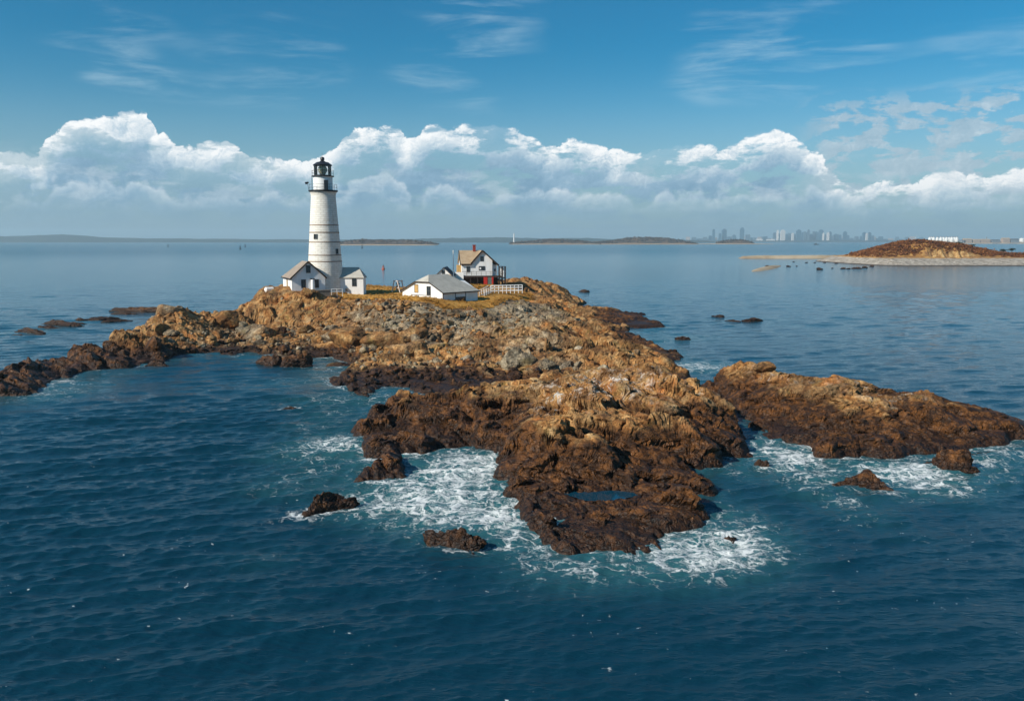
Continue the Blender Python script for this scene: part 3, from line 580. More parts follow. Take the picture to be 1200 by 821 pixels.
SEAROCKS = [  # u, v of the middle at the waterline, half length, half width, height, turn, tide-dark, label, colour seed
 (163, 365.5, 7.2, 1.7, 2.6, -14, 'long dark reef standing alone in the water behind the knob of the left ridge', 1),
 (70, 381, 4.2, 1.5, 2.0, -20, 'low dark reef between the two outer reefs left of the ridge', 2),
 (36, 390, 4.2, 1.2, 1.3, -24, 'outermost low reef on the left, half washed over by foam', 3),
 (94, 375, 1.3, 1.0, 1.1, 10, 'small dark rock in the gap between the far left reefs', 4),
 (119, 375, 2.6, 1.6, 1.5, 8, 'dark rounded reef rock just left of a lower flat one, far left water', 5),
 (136, 376.5, 2.3, 1.4, 0.9, 0, 'low flat reef rock right of the rounded one, far left water', 6),
 (881, 376.5, 2.5, 1.3, 1.7, 10, 'largest dark rock of the small reef right of the island', 7),
 (843, 371.5, 1.7, 1.3, 0.9, 0, 'small dark rock at the left end of the reef right of the island', 8),
 (857, 376.5, 1.9, 1.2, 0.7, -8, 'flattest dark rock in the middle of the reef right of the island', 9),
 (685, 342, 1.8, 1.4, 1.5, 0, 'lone small dark rock in the water off the far right shore', 10),
 (745, 369, 1.7, 1.4, 1.7, 20, 'dark rounded rock beside the low point on the right shore', 11),
 (529, 637, 1.75, 1.0, 1.35, -35, 'dark boulder in front of the headland with a wave breaking over it', 12),
 (381, 598, 2.3, 0.9, 1.35, 38, 'long dark brown rock in foam off the left arm of the headland', 13),
 (1014, 571, 2.2, 1.2, 1.05, -32, 'dark flat-topped rock in the surf below the right ridge', 14),
 (1112, 549, 2.0, 0.95, 1.5, -28, 'brown wedge-shaped rock leaning against the foot of the right ridge', 15),
 (893, 546, 0.75, 0.5, 0.55, 0, 'small dark rock in the surf at the mouth of the narrow channel', 16),
 (857, 633, 0.55, 0.42, 0.5, 0, 'tiny brown rock in the foam off the right corner of the headland', 17),
 (1160, 535, 2.3, 0.8, 0.35, -6, 'very low wet rock slab at the water near the right end of the ridge', 18),
 (784, 413, 1.6, 1.2, 1.1, 0, 'dark rock in white water by the right shore of the island', 19),
 (338, 479, 0.7, 0.5, 0.35, 0, 'tiny dark rock barely showing in the middle of the left bay', 20),
 (181, 427.5, 1.7, 1.1, 1.1, 0, 'brown rock at the water below the knob of the left ridge', 21),
 (191, 429, 1.4, 1.0, 0.9, 0, 'lower brown rock touching the water right of its larger neighbour below the knob', 22),
 (318, 427, 2.1, 1.3, 1.5, -10, 'rounded brown boulder standing in the water at the shore of the left bay', 23),
 (348, 428.5, 3.0, 1.5, 1.5, 6, 'long flat brown boulder at the shore right of the rounded one', 24),
 (181, 362.5, 4.0, 1.3, 1.3, -10, 'right-hand dark rock of the long far reef behind the ridge knob', 28),
 (150, 368, 3.2, 1.2, 1.0, -12, 'lower dark rock at the left end of the long far reef', 29),
 (57, 384.5, 2.6, 1.1, 0.8, -20, 'low dark rock at the left foot of the second far reef', 30),
 (82, 379.5, 2.6, 1.0, 1.1, -16, 'dark rock at the right foot of the second far reef', 31),
 (20, 393, 2.4, 0.8, 0.5, -20, 'wave-washed dark tip of the outermost left reef', 32),
 (800, 398, 1.5, 0.9, 0.5, 0, 'low dark rock awash off the right shore', 33),
]
for (u, v, a, b_, h_, turn, lab, sd_) in SEAROCKS:
    q = PZ(u, v); ROCK_RINGS.append((q.x, q.y, a, b_, R(turn), 0.9 if q.y < 110 else 0.62))
for (qx, qy, a, b_, tr, s_) in ROCK_RINGS:
    m_ = np.hypot(SX - qx, SY - qy) < a * 4 + 6; dx, dy = SX[m_] - qx, SY[m_] - qy
    c_, s2 = math.cos(tr), math.sin(tr); ex = (dx * c_ + dy * s2) / (a + .2); ey = (-dx * s2 + dy * c_) / (b_ + .2)
    dd = (np.hypot(ex, ey) - 1) * min(a, b_)
    ring = s_ * np.exp(-np.clip(dd, 0, None) / (0.55 + 0.12 * a)) * (0.75 + 0.4 * fbm(SX[m_] * .4, SY[m_] * .4, 61, 2))
    FOAMV[m_] = np.maximum(FOAMV[m_], ring)
for (qx, qy, r_, s_) in far_foam:
    FOAMV = np.maximum(FOAMV, s_ * np.exp(-(((SX - qx) / r_) ** 2 + ((SY - qy) / (r_ * 2.2)) ** 2)))
boost = 1 + 0.8 * np.clip(AER[sel], 0, 1)
SV = np.stack([SX, SY, np.zeros_like(SX)], -1)
SV[sel, 0] += hxs; SV[sel, 1] += hys; SV[sel, 2] += hzs * boost + FOAMV[sel] * 0.05
# close the ring at the back: last column joins the first
na, nr = len(SA), len(SR); idx = np.arange(na * nr).reshape(nr, na)
SQ = np.concatenate([SQ, np.stack([idx[:-1, -1], idx[:-1, 0], idx[1:, 0], idx[1:, -1]], -1)])[:, ::-1]
sea = np_mesh('sea', SV, quads=SQ, mat=SEA, smooth=True, attrs=dict(foam=np.clip(FOAMV, 0, 1), aerated=np.clip(AER, 0, 1)))
tag(sea, 'teal blue rippled sea reaching to the horizon', 'sea', kind='structure')
# ------------------------------------------------------------------ materials of the built things
def mat(name, color, rough=0.6, var=0.15, scale=3.0, metallic=0.0, bumpd=0.0, spec=0.4, color2=None, stretch=(1, 1, 1)):
    m_, N, b = new_mat(name)
    P = N.new('ShaderNodeTexCoord').outputs['Object']
    n = N.noise(N.vm('MULTIPLY', P, stretch), scale, 5, 0.65, 0.3)
    c2 = color2 or tuple(c_ * (1 - var * 2) for c_ in color)
    N.put(b.inputs['Base Color'], N.mix(N.ss(n, 0.36, 0.68), color, c2))
    b.inputs['Roughness'].default_value = rough; b.inputs['Metallic'].default_value = metallic; b.inputs['Specular IOR Level'].default_value = spec
    if bumpd: bump(N, b, n, bumpd, 0.8)
    return m_
M = {}
M['white'] = mat('white_paint', (0.86, 0.86, 0.85), 0.6, 0.04, 1.2, color2=(0.78, 0.77, 0.74), stretch=(1, 1, .35))
M['dark'] = mat('dark_brown_trim', (0.035, 0.022, 0.016), 0.6, 0.2)
M['iron'] = mat('black_iron', (0.018, 0.018, 0.02), 0.45, 0.2, spec=0.5)
M['hoop'] = mat('rusty_hoop', (0.30, 0.19, 0.12), 0.7, 0.3, 6)
M['red'] = mat('red_paint', (0.52, 0.03, 0.02), 0.5, 0.12, 4)
M['pane'] = mat('window_glass', (0.02, 0.025, 0.03), 0.12, 0.1, spec=0.6)
M['frame'] = mat('grey_window_frame', (0.10, 0.10, 0.10), 0.6, 0.1)
M['board'] = mat('tan_board', (0.55, 0.34, 0.12), 0.7, 0.15, 5)
M['brick'] = mat('red_brick', (0.30, 0.045, 0.03), 0.85, 0.25, 6)
M['concrete'] = mat('grey_concrete', (0.17, 0.15, 0.13), 0.9, 0.2, 1.3, bumpd=0.05)
M['timber'] = mat('dark_timber', (0.05, 0.035, 0.03), 0.8, 0.25, 4)
M['greywood'] = mat('grey_timber', (0.26, 0.23, 0.20), 0.85, 0.2, 4)
M['pinkwood'] = mat('whitewashed_timber', (0.66, 0.58, 0.53), 0.8, 0.1, 4)
M['greendoor'] = mat('grey_green_door', (0.13, 0.18, 0.16), 0.7, 0.15, 4)
M['brass'] = mat('brass', (0.55, 0.36, 0.12), 0.3, 0.1, metallic=1.0)
def shingles(name, c1, c2, c3):
    m_, N, b = new_mat(name)
    P = N.new('ShaderNodeTexCoord').outputs['Object']; x, y, z = N.sep(P)
    n = N.noise(P, 0.9, 5, 0.65); n2 = N.noise(P, 9, 3, 0.6)
    rows = N.m('FRACT', N.m('MULTIPLY', z, 5.5))
    cl = N.ramp(N.m('ADD', N.m('MULTIPLY', n, 0.65), N.m('MULTIPLY', n2, 0.35)), [(0.32, c1), (0.5, c2), (0.68, c3)])
    N.put(b.inputs['Base Color'], cl); b.inputs['Roughness'].default_value = 0.9; b.inputs['Specular IOR Level'].default_value = 0.2
    bump(N, b, N.m('ADD', rows, n2), 0.04, 0.8); return m_
M['roof_tan'] = shingles('tan_shingles', (0.30, 0.21, 0.13), (0.42, 0.31, 0.20), (0.50, 0.39, 0.27))
M['roof_grey'] = shingles('grey_shingles', (0.36, 0.34, 0.295), (0.47, 0.445, 0.39), (0.55, 0.525, 0.46))
M['roof_brown'] = shingles('brown_shingles', (0.20, 0.16, 0.13), (0.30, 0.245, 0.20), (0.38, 0.32, 0.27))
M['roof_slate'] = shingles('slate_shingles', (0.06, 0.065, 0.075), (0.09, 0.095, 0.105), (0.12, 0.12, 0.13))
def tower_paint():
    m_, N, b = new_mat('whitewashed_granite')
    tc = N.new('ShaderNodeTexCoord').outputs['Object']; x, y, z = N.sep(tc)
    ang = N.m('MULTIPLY', N.m('ARCTAN2', x, y), 3.0); vec = N.comb(ang, z)
    br = N.new('ShaderNodeTexBrick'); N.put(br.inputs['Vector'], vec); br.inputs['Scale'].default_value = 1.0
    br.inputs['Brick Width'].default_value = 1.1; br.inputs['Row Height'].default_value = 0.42; br.inputs['Mortar Size'].default_value = 0.035; br.inputs['Bias'].default_value = 0.1
    br.inputs['Color1'].default_value = (0.84, 0.82, 0.76, 1); br.inputs['Color2'].default_value = (0.74, 0.71, 0.64, 1); br.inputs['Mortar'].default_value = (0.60, 0.57, 0.51, 1)
    n = N.noise(tc, 0.7, 6, 0.7); st = N.noise(N.vm('MULTIPLY', tc, (1, 1, 0.12)), 1.6, 5, 0.65)
    cl = N.mix(N.m('MULTIPLY', N.ss(n, 0.52, 0.72), 0.55), br.outputs['Color'], (0.58, 0.53, 0.45))
    cl = N.mix(N.m('MULTIPLY', N.ss(st, 0.56, 0.74), 0.45), cl, (0.50, 0.42, 0.32))
    N.put(b.inputs['Base Color'], cl); b.inputs['Roughness'].default_value = 0.75
    bump(N, b, N.m('ADD', N.m('MULTIPLY', br.outputs['Fac'], -0.6), n), 0.06, 0.7); return m_
M['tower'] = tower_paint()
def glass_mat():
    m_ = bpy.data.materials.new('lantern_glass'); m_.use_nodes = True; m_.node_tree.nodes.clear(); N = NT(m_.node_tree)
    out = N.new('ShaderNodeOutputMaterial'); t = N.new('ShaderNodeBsdfTransparent'); g = N.new('ShaderNodeBsdfGlossy'); g.inputs['Roughness'].default_value = 0.05
    fr = N.new('ShaderNodeFresnel'); fr.inputs['IOR'].default_value = 1.5; mx = N.new('ShaderNodeMixShader')
    N.l.new(fr.outputs[0], mx.inputs[0]); N.l.new(t.outputs[0], mx.inputs[1]); N.l.new(g.outputs[0], mx.inputs[2]); N.l.new(mx.outputs[0], out.inputs[0]); return m_
M['glass'] = glass_mat()

# ------------------------------------------------------------------ mesh builder
class MB:
    def __init__(s): s.v = []; s.f = []
    def add(s, vs, fs):
        n = len(s.v); s.v += [tuple(v) for v in vs]; s.f += [tuple(n + i for i in f) for f in fs]; return s
    def box(s, x0, x1, y0, y1, z0, z1):
        return s.add([(x0, y0, z0), (x1, y0, z0), (x1, y1, z0), (x0, y1, z0), (x0, y0, z1), (x1, y0, z1), (x1, y1, z1), (x0, y1, z1)],
                     [(0, 3, 2, 1), (4, 5, 6, 7), (0, 1, 5, 4), (1, 2, 6, 5), (2, 3, 7, 6), (3, 0, 4, 7)])
    def extrude(s, prof, d, cap=True):
        """prof: outline (3D points, counter-clockwise seen against d), moved along d"""
        n = len(prof); d = Vector(d); a = [Vector(p_) for p_ in prof]
        fs = [(i, i + n, (i + 1) % n + n, (i + 1) % n) for i in range(n)]
        if cap: fs += [tuple(range(n)), tuple(range(2 * n - 1, n - 1, -1))]
        return s.add(a + [p_ + d for p_ in a], fs)
    def slab(s, pts, t=0.14):
        """a roof plane with thickness; pts counter-clockwise from above"""
        a = [Vector(p_) for p_ in pts]; nrm = (a[1] - a[0]).cross(a[2] - a[0]).normalized()
        return s.extrude(a, -nrm * t)
    def bar(s, p0, p1, w, h=None, up=(0, 0, 1)):
        p0, p1 = Vector(p0), Vector(p1); d = (p1 - p0).normalized(); h = h or w
        up = Vector(up) if abs(d.dot(Vector(up))) < 0.95 else Vector((1, 0, 0))
        sx = d.cross(up).normalized() * (w / 2); sy = sx.cross(d).normalized() * (h / 2)
        c_ = [p_ + a * sx + b_ * sy for p_ in (p0, p1) for a, b_ in ((-1, -1), (1, -1), (1, 1), (-1, 1))]
        return s.add(c_, [(0, 1, 2, 3), (7, 6, 5, 4), (0, 4, 5, 1), (1, 5, 6, 2), (2, 6, 7, 3), (3, 7, 4, 0)])
    def tube(s, p0, p1, r0, r1=None, n=8):
        p0, p1 = Vector(p0), Vector(p1); r1 = r0 if r1 is None else r1; d = (p1 - p0).normalized()
        u = d.orthogonal().normalized(); w = d.cross(u)
        ring = [(math.cos(6.28318 * i / n), math.sin(6.28318 * i / n)) for i in range(n)]
        vs = [p0 + (u * a + w * b_) * r0 for a, b_ in ring] + [p1 + (u * a + w * b_) * r1 for a, b_ in ring]
        return s.add(vs, [(i, (i + 1) % n, (i + 1) % n + n, i + n) for i in range(n)] + [tuple(range(n - 1, -1, -1)), tuple(range(n, 2 * n))])
    def lathe(s, prof, n=32, c=(0, 0)):
        vs = []; m = len(prof)
        for r, z in prof:
            for i in range(n): vs.append((c[0] + r * math.cos(6.28318 * i / n), c[1] + r * math.sin(6.28318 * i / n), z))
        fs = [(j * n + i, j * n + (i + 1) % n, (j + 1) * n + (i + 1) % n, (j + 1) * n + i) for j in range(m - 1) for i in range(n)]
        fs += [tuple(range(n - 1, -1, -1)), tuple((m - 1) * n + i for i in range(n))]
        return s.add(vs, fs)
    def ring(s, r, z, t, n=32, h=None):
        """a hoop: a closed band round the axis"""
        h = h or t; vs = []
        for a, b_ in ((r, z - h / 2), (r + t, z - h / 2), (r + t, z + h / 2), (r, z + h / 2)):
            vs += [(a * math.cos(6.28318 * i / n), a * math.sin(6.28318 * i / n), b_) for i in range(n)]
        fs = [(j * n + i, j * n + (i + 1) % n, ((j + 1) % 4) * n + (i + 1) % n, ((j + 1) % 4) * n + i) for j in range(4) for i in range(n)]
        return s.add(vs, fs)
    def build(s, name, m_, parent=None, smooth=False, loc=None, rz=0.0):
        me = bpy.data.meshes.new(name); me.from_pydata([tuple(v) for v in s.v], [], s.f); me.validate()
        bm = bmesh.new(); bm.from_mesh(me); bmesh.ops.recalc_face_normals(bm, faces=bm.faces[:]); bm.to_mesh(me); bm.free()
        if smooth:
            for p_ in me.polygons: p_.use_smooth = True
            me.set_sharp_from_angle(angle=R(40))
        me.materials.append(m_)
        o = bpy.data.objects.new(name, me); col.objects.link(o)
        if parent: o.parent = parent
        if loc is not None: o.location = loc
        if rz: o.rotation_euler.z = rz
        return o
def empty(name, loc, rz=0.0):
    o = bpy.data.objects.new(name, None); o.empty_display_size = 0.5; col.objects.link(o); o.location = loc; o.rotation_euler.z = rz; return o
def window(parent, c_, w, h, side='y-', depth=0.05, pane='pane', mull=True, frame='frame'):
    """a window set on a wall: frame (with bars) and pane; side = outward direction of the wall"""
    fr = MB(); t = min(0.09, w * 0.16)
    fr.box(-w / 2 - t, w / 2 + t, -depth, 0.02, -h / 2 - t, -h / 2); fr.box(-w / 2 - t, w / 2 + t, -depth, 0.02, h / 2, h / 2 + t)
    fr.box(-w / 2 - t, -w / 2, -depth, 0.02, -h / 2, h / 2); fr.box(w / 2, w / 2 + t, -depth, 0.02, -h / 2, h / 2)
    if mull: fr.box(-w / 2, w / 2, -depth * .8, 0.0, -t / 3, t / 3); fr.box(-t / 4, t / 4, -depth * .7, 0.0, -h / 2, -t / 3); fr.box(-t / 4, t / 4, -depth * .7, 0.0, t / 3, h / 2)
    rz = {'y-': 0, 'x-': -math.pi / 2, 'x+': math.pi / 2, 'y+': math.pi}[side]
    o = fr.build('window', M[frame], parent, loc=c_, rz=rz)
    MB().box(-w / 2, w / 2, -0.025, 0.01, -h / 2, h / 2).build('pane', M[pane], o)
    return o
def gz_at(x, y): return float(land(np.array([x]), np.array([y]))[0][0])

# ------------------------------------------------------------------ the lighthouse
LH = PY(382, 341, 172); BASEZ = LH.z
def hz_(v): return PY(382, v, 172).z - BASEZ                # height above the base of image row v on the tower's axis
lh = empty('lighthouse', LH)
tag(lh, 'tall tapering white stone lighthouse with brown hoops and a black lantern roof', 'lighthouse')
zt = hz_(224.5)
prof = [(3.62, -1.5), (3.62, 0), (3.56, 0.6)]
for v, r_ in ((330, 3.50), (306, 3.30), (284, 3.03), (264, 2.80), (245, 2.58), (232, 2.43), (229, 2.42), (227, 2.50), (225.3, 2.62)): prof.append((r_, hz_(v)))
MB().lathe(prof, 64).build('tower', M['tower'], lh, True)
def rad_at(z):
    for (r0, z0), (r1, z1) in zip(prof, prof[1:]):
        if z0 <= z <= z1: return r0 + (r1 - r0) * (z - z0) / (z1 - z0)
    return 2.6
for v in (263.9, 272.4, 283.6, 298.7, 306.0):
    z = hz_(v); MB().ring(rad_at(z) - 0.03, z, 0.07, 64, 0.17).build('hoop', M['hoop'], lh, True)
for u, v, w, h in ((374.4, 277.3, 0.62, 0.85), (396.9, 294.6, 0.5, 0.95)):
    z = hz_(v); r_ = rad_at(z); sx = (u - 381.0) / 5.82; th = math.asin(max(-1, min(1, sx / r_)))
    o = window(lh, (r_ * math.sin(th), -r_ * math.cos(th), z), w, h, depth=0.12, mull=False); o.rotation_euler.z = th
MB().lathe([(2.55, zt - .12), (2.86, zt - .02), (2.88, zt + .22), (2.80, zt + .24)], 48).build('gallery_deck', M['iron'], lh, True)
def railing(name, r_, z0, h, n, rails, t=0.035):
    b = MB()
    for i in range(n):
        a = 6.28318 * i / n; b.tube((r_ * math.cos(a), r_ * math.sin(a), z0), (r_ * math.cos(a), r_ * math.sin(a), z0 + h), t, n=6)
    for k in range(rails): b.ring(r_ - t * .7, z0 + h * (k + 1) / rails, t * 1.4, 40)
    return b.build(name, M['iron'], lh)
railing('gallery_railing', 2.74, zt + .24, 1.1, 14, 2, 0.026)
zw = hz_(207.3)
MB().lathe([(1.88, zt + .24), (1.88, zw - .1), (1.98, zw - .02)], 40).build('watch_room', M['white'], lh, True)
MB().box(-0.42, 0.42, -0.06, 0.05, 0, 1.9).build('door', M['frame'], lh, loc=(0.95, -1.64, zt + .26)).rotation_euler.z = R(30)
MB().lathe([(1.95, zw - .02), (2.20, zw + .02), (2.20, zw + .18), (2.1, zw + .2)], 40).build('lantern_deck', M['iron'], lh, True)
railing('lantern_railing', 2.12, zw + .2, 1.0, 12, 2, 0.022)
zr = hz_(194.0)
MB().lathe([(1.66, zw + .2), (1.66, zw + .30), (1.6, zw + .32)], 32).build('lantern_sill', M['iron'], lh, True)
b = MB()
for i in range(8):
    a = 6.28318 * (i + .25) / 8; b.bar((1.62 * math.cos(a), 1.62 * math.sin(a), zw + .3), (1.62 * math.cos(a), 1.62 * math.sin(a), zr), 0.10)
b.ring(1.60, zw + 1.25, 0.04, 36, .06); b.build('lantern_frame', M['iron'], lh)
MB().lathe([(1.57, zw + .33), (1.57, zr - .02)], 36).build('lantern_glass', M['glass'], lh, True)
ln = MB().lathe([(0.25, zw + .3), (0.55, zw + .55), (0.62, zw + .7), (0.86, zw + 1.05), (0.92, zw + 1.4), (0.84, zw + 1.75), (0.58, zw + 2.1), (0.25, zw + 2.3)], 24).build('lens', mat('lens_glass', (0.55, 0.58, 0.50), 0.12, 0.2, 3, spec=0.8, color2=(0.22, 0.20, 0.12)), lh, True)
b = MB()
for z, r_ in ((0.72, .66), (1.05, .88), (1.4, .94), (1.75, .87), (2.08, .62)): b.ring(r_ - .01, zw + z, 0.04, 24)
b.build('lens_frame', M['brass'], ln)
zc = hz_(188.6)
MB().lathe([(1.86, zr - .05), (1.90, zr + .08), (1.70, zr + .22), (1.15, zr + .62), (0.62, zc - .18), (0.42, zc)], 16).build('roof', mat('lantern_roof_paint', (0.022, 0.026, 0.034), 0.4, 0.15, 5), lh, True)
zv = hz_(184.2)
MB().lathe([(0.30, zc - .05), (0.34, zc + .15), (0.42, zc + .2), (0.42, zv - .15), (0.30, zv)], 16).build('roof_vent', M['iron'], lh, True)
MB().tube((0, 0, zv - .02), (0, 0, zv + 1.0), 0.03, 0.012, 6).build('lightning_rod', M['iron'], lh)
b = MB().tube((-2.72, -.5, zt + .3), (-2.95, -.55, zt + 1.6), 0.04, n=6).tube((-3.35, -.7, zt + 1.55), (-2.75, -.5, zt + 1.75), 0.26, 0.16, 12)
b.build('floodlight', M['iron'], lh, True)
MB().bar((-2.10, -.35, zt + .25), (-2.10, -.35, zw), 0.07).build('drain_pipe', M['iron'], lh)

# ------------------------------------------------------------------ the white shed on the cliff, left of the tower
q = PY(342.2, 342.6, 165.4)
sh_ = empty('white_shed', q, R(25)); tag(sh_, 'white shed with brown shingle roof on the cliff edge, left of the lighthouse', 'shed')
W_, L_, E_, H_ = 6.5, 9.2, 2.95, 5.95
wb = MB().extrude([(0, 0, 0.12), (W_, 0, 0.12), (W_, 0, E_), (W_ / 2, 0, H_ - .12), (0, 0, E_)], (0, 6.0, 0)).box(0.002, W_ - .002, 6.0, L_, 0.12, E_)
wb.build('wall', M['white'], sh_)
MB().box(-0.06, W_ * .36, -0.06, L_, -1.3, 0.14).build('red_footing', M['red'], sh_)
MB().box(W_ * .36, W_ + .06, -0.055, L_, -1.3, 0.13).build('footing', M['dark'], sh_)
rb = MB(); o_ = 0.28; sl = (H_ - E_) / (W_ / 2); ez = E_ - o_ * sl
rb.slab([(W_ / 2, -o_, H_), (W_ / 2, 5.9, H_), (-o_, L_ + o_, ez), (-o_, -o_, ez)])
rb.slab([(W_ + o_, -o_, ez), (W_ + o_, L_ + o_, ez), (W_ / 2, 5.9, H_), (W_ / 2, -o_, H_)])
rb.slab([(-o_, L_ + o_, ez), (W_ / 2, 5.9, H_), (W_ + o_, L_ + o_, ez)])
rf = rb.build('roof', M['roof_brown'], sh_)
tb = MB().bar((W_ / 2, -o_ - .02, H_ - .02), (-o_, -o_ - .02, ez - .04), 0.09, 0.24).bar((W_ / 2, -o_ - .025, H_ - .02), (W_ + o_, -o_ - .025, ez - .04), 0.09, 0.24)
tb.build('bargeboard', M['dark'], rf)
MB().box(-o_ - .08, -o_, -o_, L_ + o_, ez - .2, ez - .02).build('gutter', M['dark'], rf)
window(sh_, (2.26, -0.01, 1.62), 0.75, 1.5); window(sh_, (4.85, -0.01, 1.62), 0.62, 1.5); window(sh_, (3.25, -0.01, 4.45), 0.72, 1.3)
window(sh_, (-0.01, 4.6, 1.6), 0.9, 1.35, 'x-', pane='board', mull=False)
MB().lathe([(0.34, 0.0), (0.34, 2.35), (0.28, 2.5)], 14, (3.95, -.42)).build('standpipe', M['white'], sh_, True)
MB().box(3.55, 4.3, -.7, 0, 2.5, 2.66).build('pipe_cap', M['dark'], sh_)
# white pressure tank at the corner of the shed
q = PY(315.5, 339.5, 171); t = empty('fuel_tank', (q.x, q.y, gz_at(q.x, q.y) - .15), R(40)); tag(t, 'small white round-ended tank behind the corner of the left shed', 'tank')
b = MB().tube((-.75, 0, .72), (.75, 0, .72), .5, n=16).tube((.75, 0, .72), (.95, 0, .72), .5, .25, 16).tube((-.75, 0, .72), (-.95, 0, .72), .5, .25, 16)
b.build('tank_body', M['white'], t, True)
for x in (-.5, .5): MB().box(x - .08, x + .08, -.35, .35, 0, .3).build('tank_foot', M['concrete'], t)
# dark retaining wall under the shed's right end, and the pipe rail before the tower
q0, q1 = PY(363, 347.5, 163.0), PY(387, 347.0, 164.2)
b = MB(); ln_ = (q1 - q0).length; b.box(0, ln_, 0, 1.0, -2.2, 1.15); b.box(-.1, ln_ + .1, -.1, 1.1, 1.15, 1.32)
o = b.build('retaining_wall', M['concrete'], loc=(q0.x, q0.y, q0.z - .1), rz=math.atan2(q1.y - q0.y, q1.x - q0.x)); tag(o, 'low dark concrete retaining wall below the tower, right of the cliff', 'wall')
q = PY(388.5, 343, 166); gzz = gz_at(q.x, q.y); b = MB()
for i in range(3): b.tube((i * 1.05, i * .1, -.4), (i * 1.05, i * .1, 1.15), 0.045, n=6)
for z in (.6, 1.12): b.tube((0, 0, z), (2.1, .2, z), 0.035, n=6)
o = b.build('pipe_rail', M['white'], loc=(q.x, q.y, gzz)); tag(o, 'thin white pipe rail on posts at the foot of the lighthouse', 'railing')

# ------------------------------------------------------------------ annex at the right of the tower
q = PY(402.0, 340.2, 170.6); an = empty('tower_annex', q, R(3)); tag(an, 'small white annex with grey hipped roof built against the right side of the lighthouse', 'annex')
AW, AD, AE, AH = 4.05, 4.6, 2.6, 4.55
MB().box(-1.2, AW, 0, AD, -1.0, AE).build('wall', M['white'], an)
r_ = .22
rb = MB().slab([(-1.2, -r_, AE - .1), (AW + r_, -r_, AE - .1), (AW - 1.1, AD / 2, AH), (-1.2, AD / 2, AH)])
rb.slab([(AW + r_, AD + r_, AE - .1), (-1.2, AD + r_, AE - .1), (-1.2, AD / 2, AH), (AW - 1.1, AD / 2, AH)]).slab([(AW + r_, -r_, AE - .1), (AW + r_, AD + r_, AE - .1), (AW - 1.1, AD / 2, AH)])
rb.build('roof', M['roof_grey'], an)
window(an, (2.25, -.01, 1.65), 0.72, 1.5)
MB().box(.55, .95, -.4, -.02, -.1, .45).build('hatch', M['greywood'], an)

# ------------------------------------------------------------------ long low house
q = PY(519.1, 353.0, 152.0); lw = empty('low_house', q, R(0)); tag(lw, 'long low white house with wide grey hipped roof on the grass', 'house')
tg = R(141); gd = Vector((math.cos(tg), math.sin(tg), 0)); sdv = Vector((math.cos(tg - R(90)), math.sin(tg - R(90)), 0))   # along the gable wall (back left), along the eaves wall (back right)
GW, SL = 10.3, 9.4
lw.rotation_euler.z = tg - R(90)                              # local x = along eaves wall, local y = along gable wall
E1, E2, PK = 1.62, 3.35, 4.55
def GP(s_, z): return (0, s_, z)
gable = [(0, 0, -.6), (0, GW, -.6), (0, GW, E1), (0, GW * .655, E2 - .08), (0, GW * .32, E2 - .08), (0, 0, E1)]
MB().extrude(gable[::-1], (SL, 0, 0)).build('wall', M['white'], lw)
ov = .3; mid_ = GW * .49
ra, rb_, rc, rd = (-ov, GW * .32, E2), (-ov, GW * .655, E2), (1.55, mid_, PK), (SL - 2.8, mid_, PK)
esl = (E2 - E1) / (GW * .32); e0 = E1 - ov * esl + .06
R1 = MB()
R1.slab([(-ov, -ov, e0), (SL + ov, -ov, e0), rd, rc, ra], .16)
R1.slab([(SL + ov, GW + ov, e0), (-ov, GW + ov, e0), rb_, rc, rd], .16)
R1.slab([ra, rc, rb_], .16); R1.slab([(SL + ov, -ov, e0), (SL + ov, GW + ov, e0), rd], .16)
rf = R1.build('roof', M['roof_grey'], lw)
MB().bar((-ov - .02, -ov, e0 - .04), (-ov - .02, GW * .32, E2 - .04), .08, .16).bar((-ov - .02, GW + ov, e0 - .04), (-ov - .02, GW * .655, E2 - .04), .08, .16).bar((-ov - .02, GW * .32, E2 - .05), (-ov - .02, GW * .655, E2 - .05), .08, .16).build('bargeboard', M['dark'], rf)
MB().box(-ov, SL + ov, -ov - .07, -ov, e0 - .2, e0 - .03).build('gutter', M['dark'], rf)
window(lw, (-.01, GW * .645, 2.05), 0.85, 1.35, 'x-', pane='board', mull=False)
window(lw, (-.01, GW * .34, 1.75), 0.85, 1.5, 'x-')
MB().box(-.07, -.01, GW * .30, GW * .78, .86, .95).build('ledge', M['frame'], lw)
MB().box(-.06, .06, -.06, .06, -.6, E1 - .08).build('corner_board', M['dark'], lw)
dr = MB().box(3.3, 5.9, -.035, .0, .62, E1 - .2).build('garage_door', M['white'], lw)
MB().box(3.3, 5.9, -.045, .0, -.25, .60).build('dark_opening_panel', M['pane'], lw)  # dark panel on the wall stands in for the shaded opening
MB().bar((3.25, -.05, -.25), (3.25, -.05, E1 - .15), .09).bar((5.95, -.05, -.25), (5.95, -.05, E1 - .15), .09).bar((3.2, -.05, E1 - .17), (6.0, -.05, E1 - .17), .09).build('door_frame', M['frame'], lw)

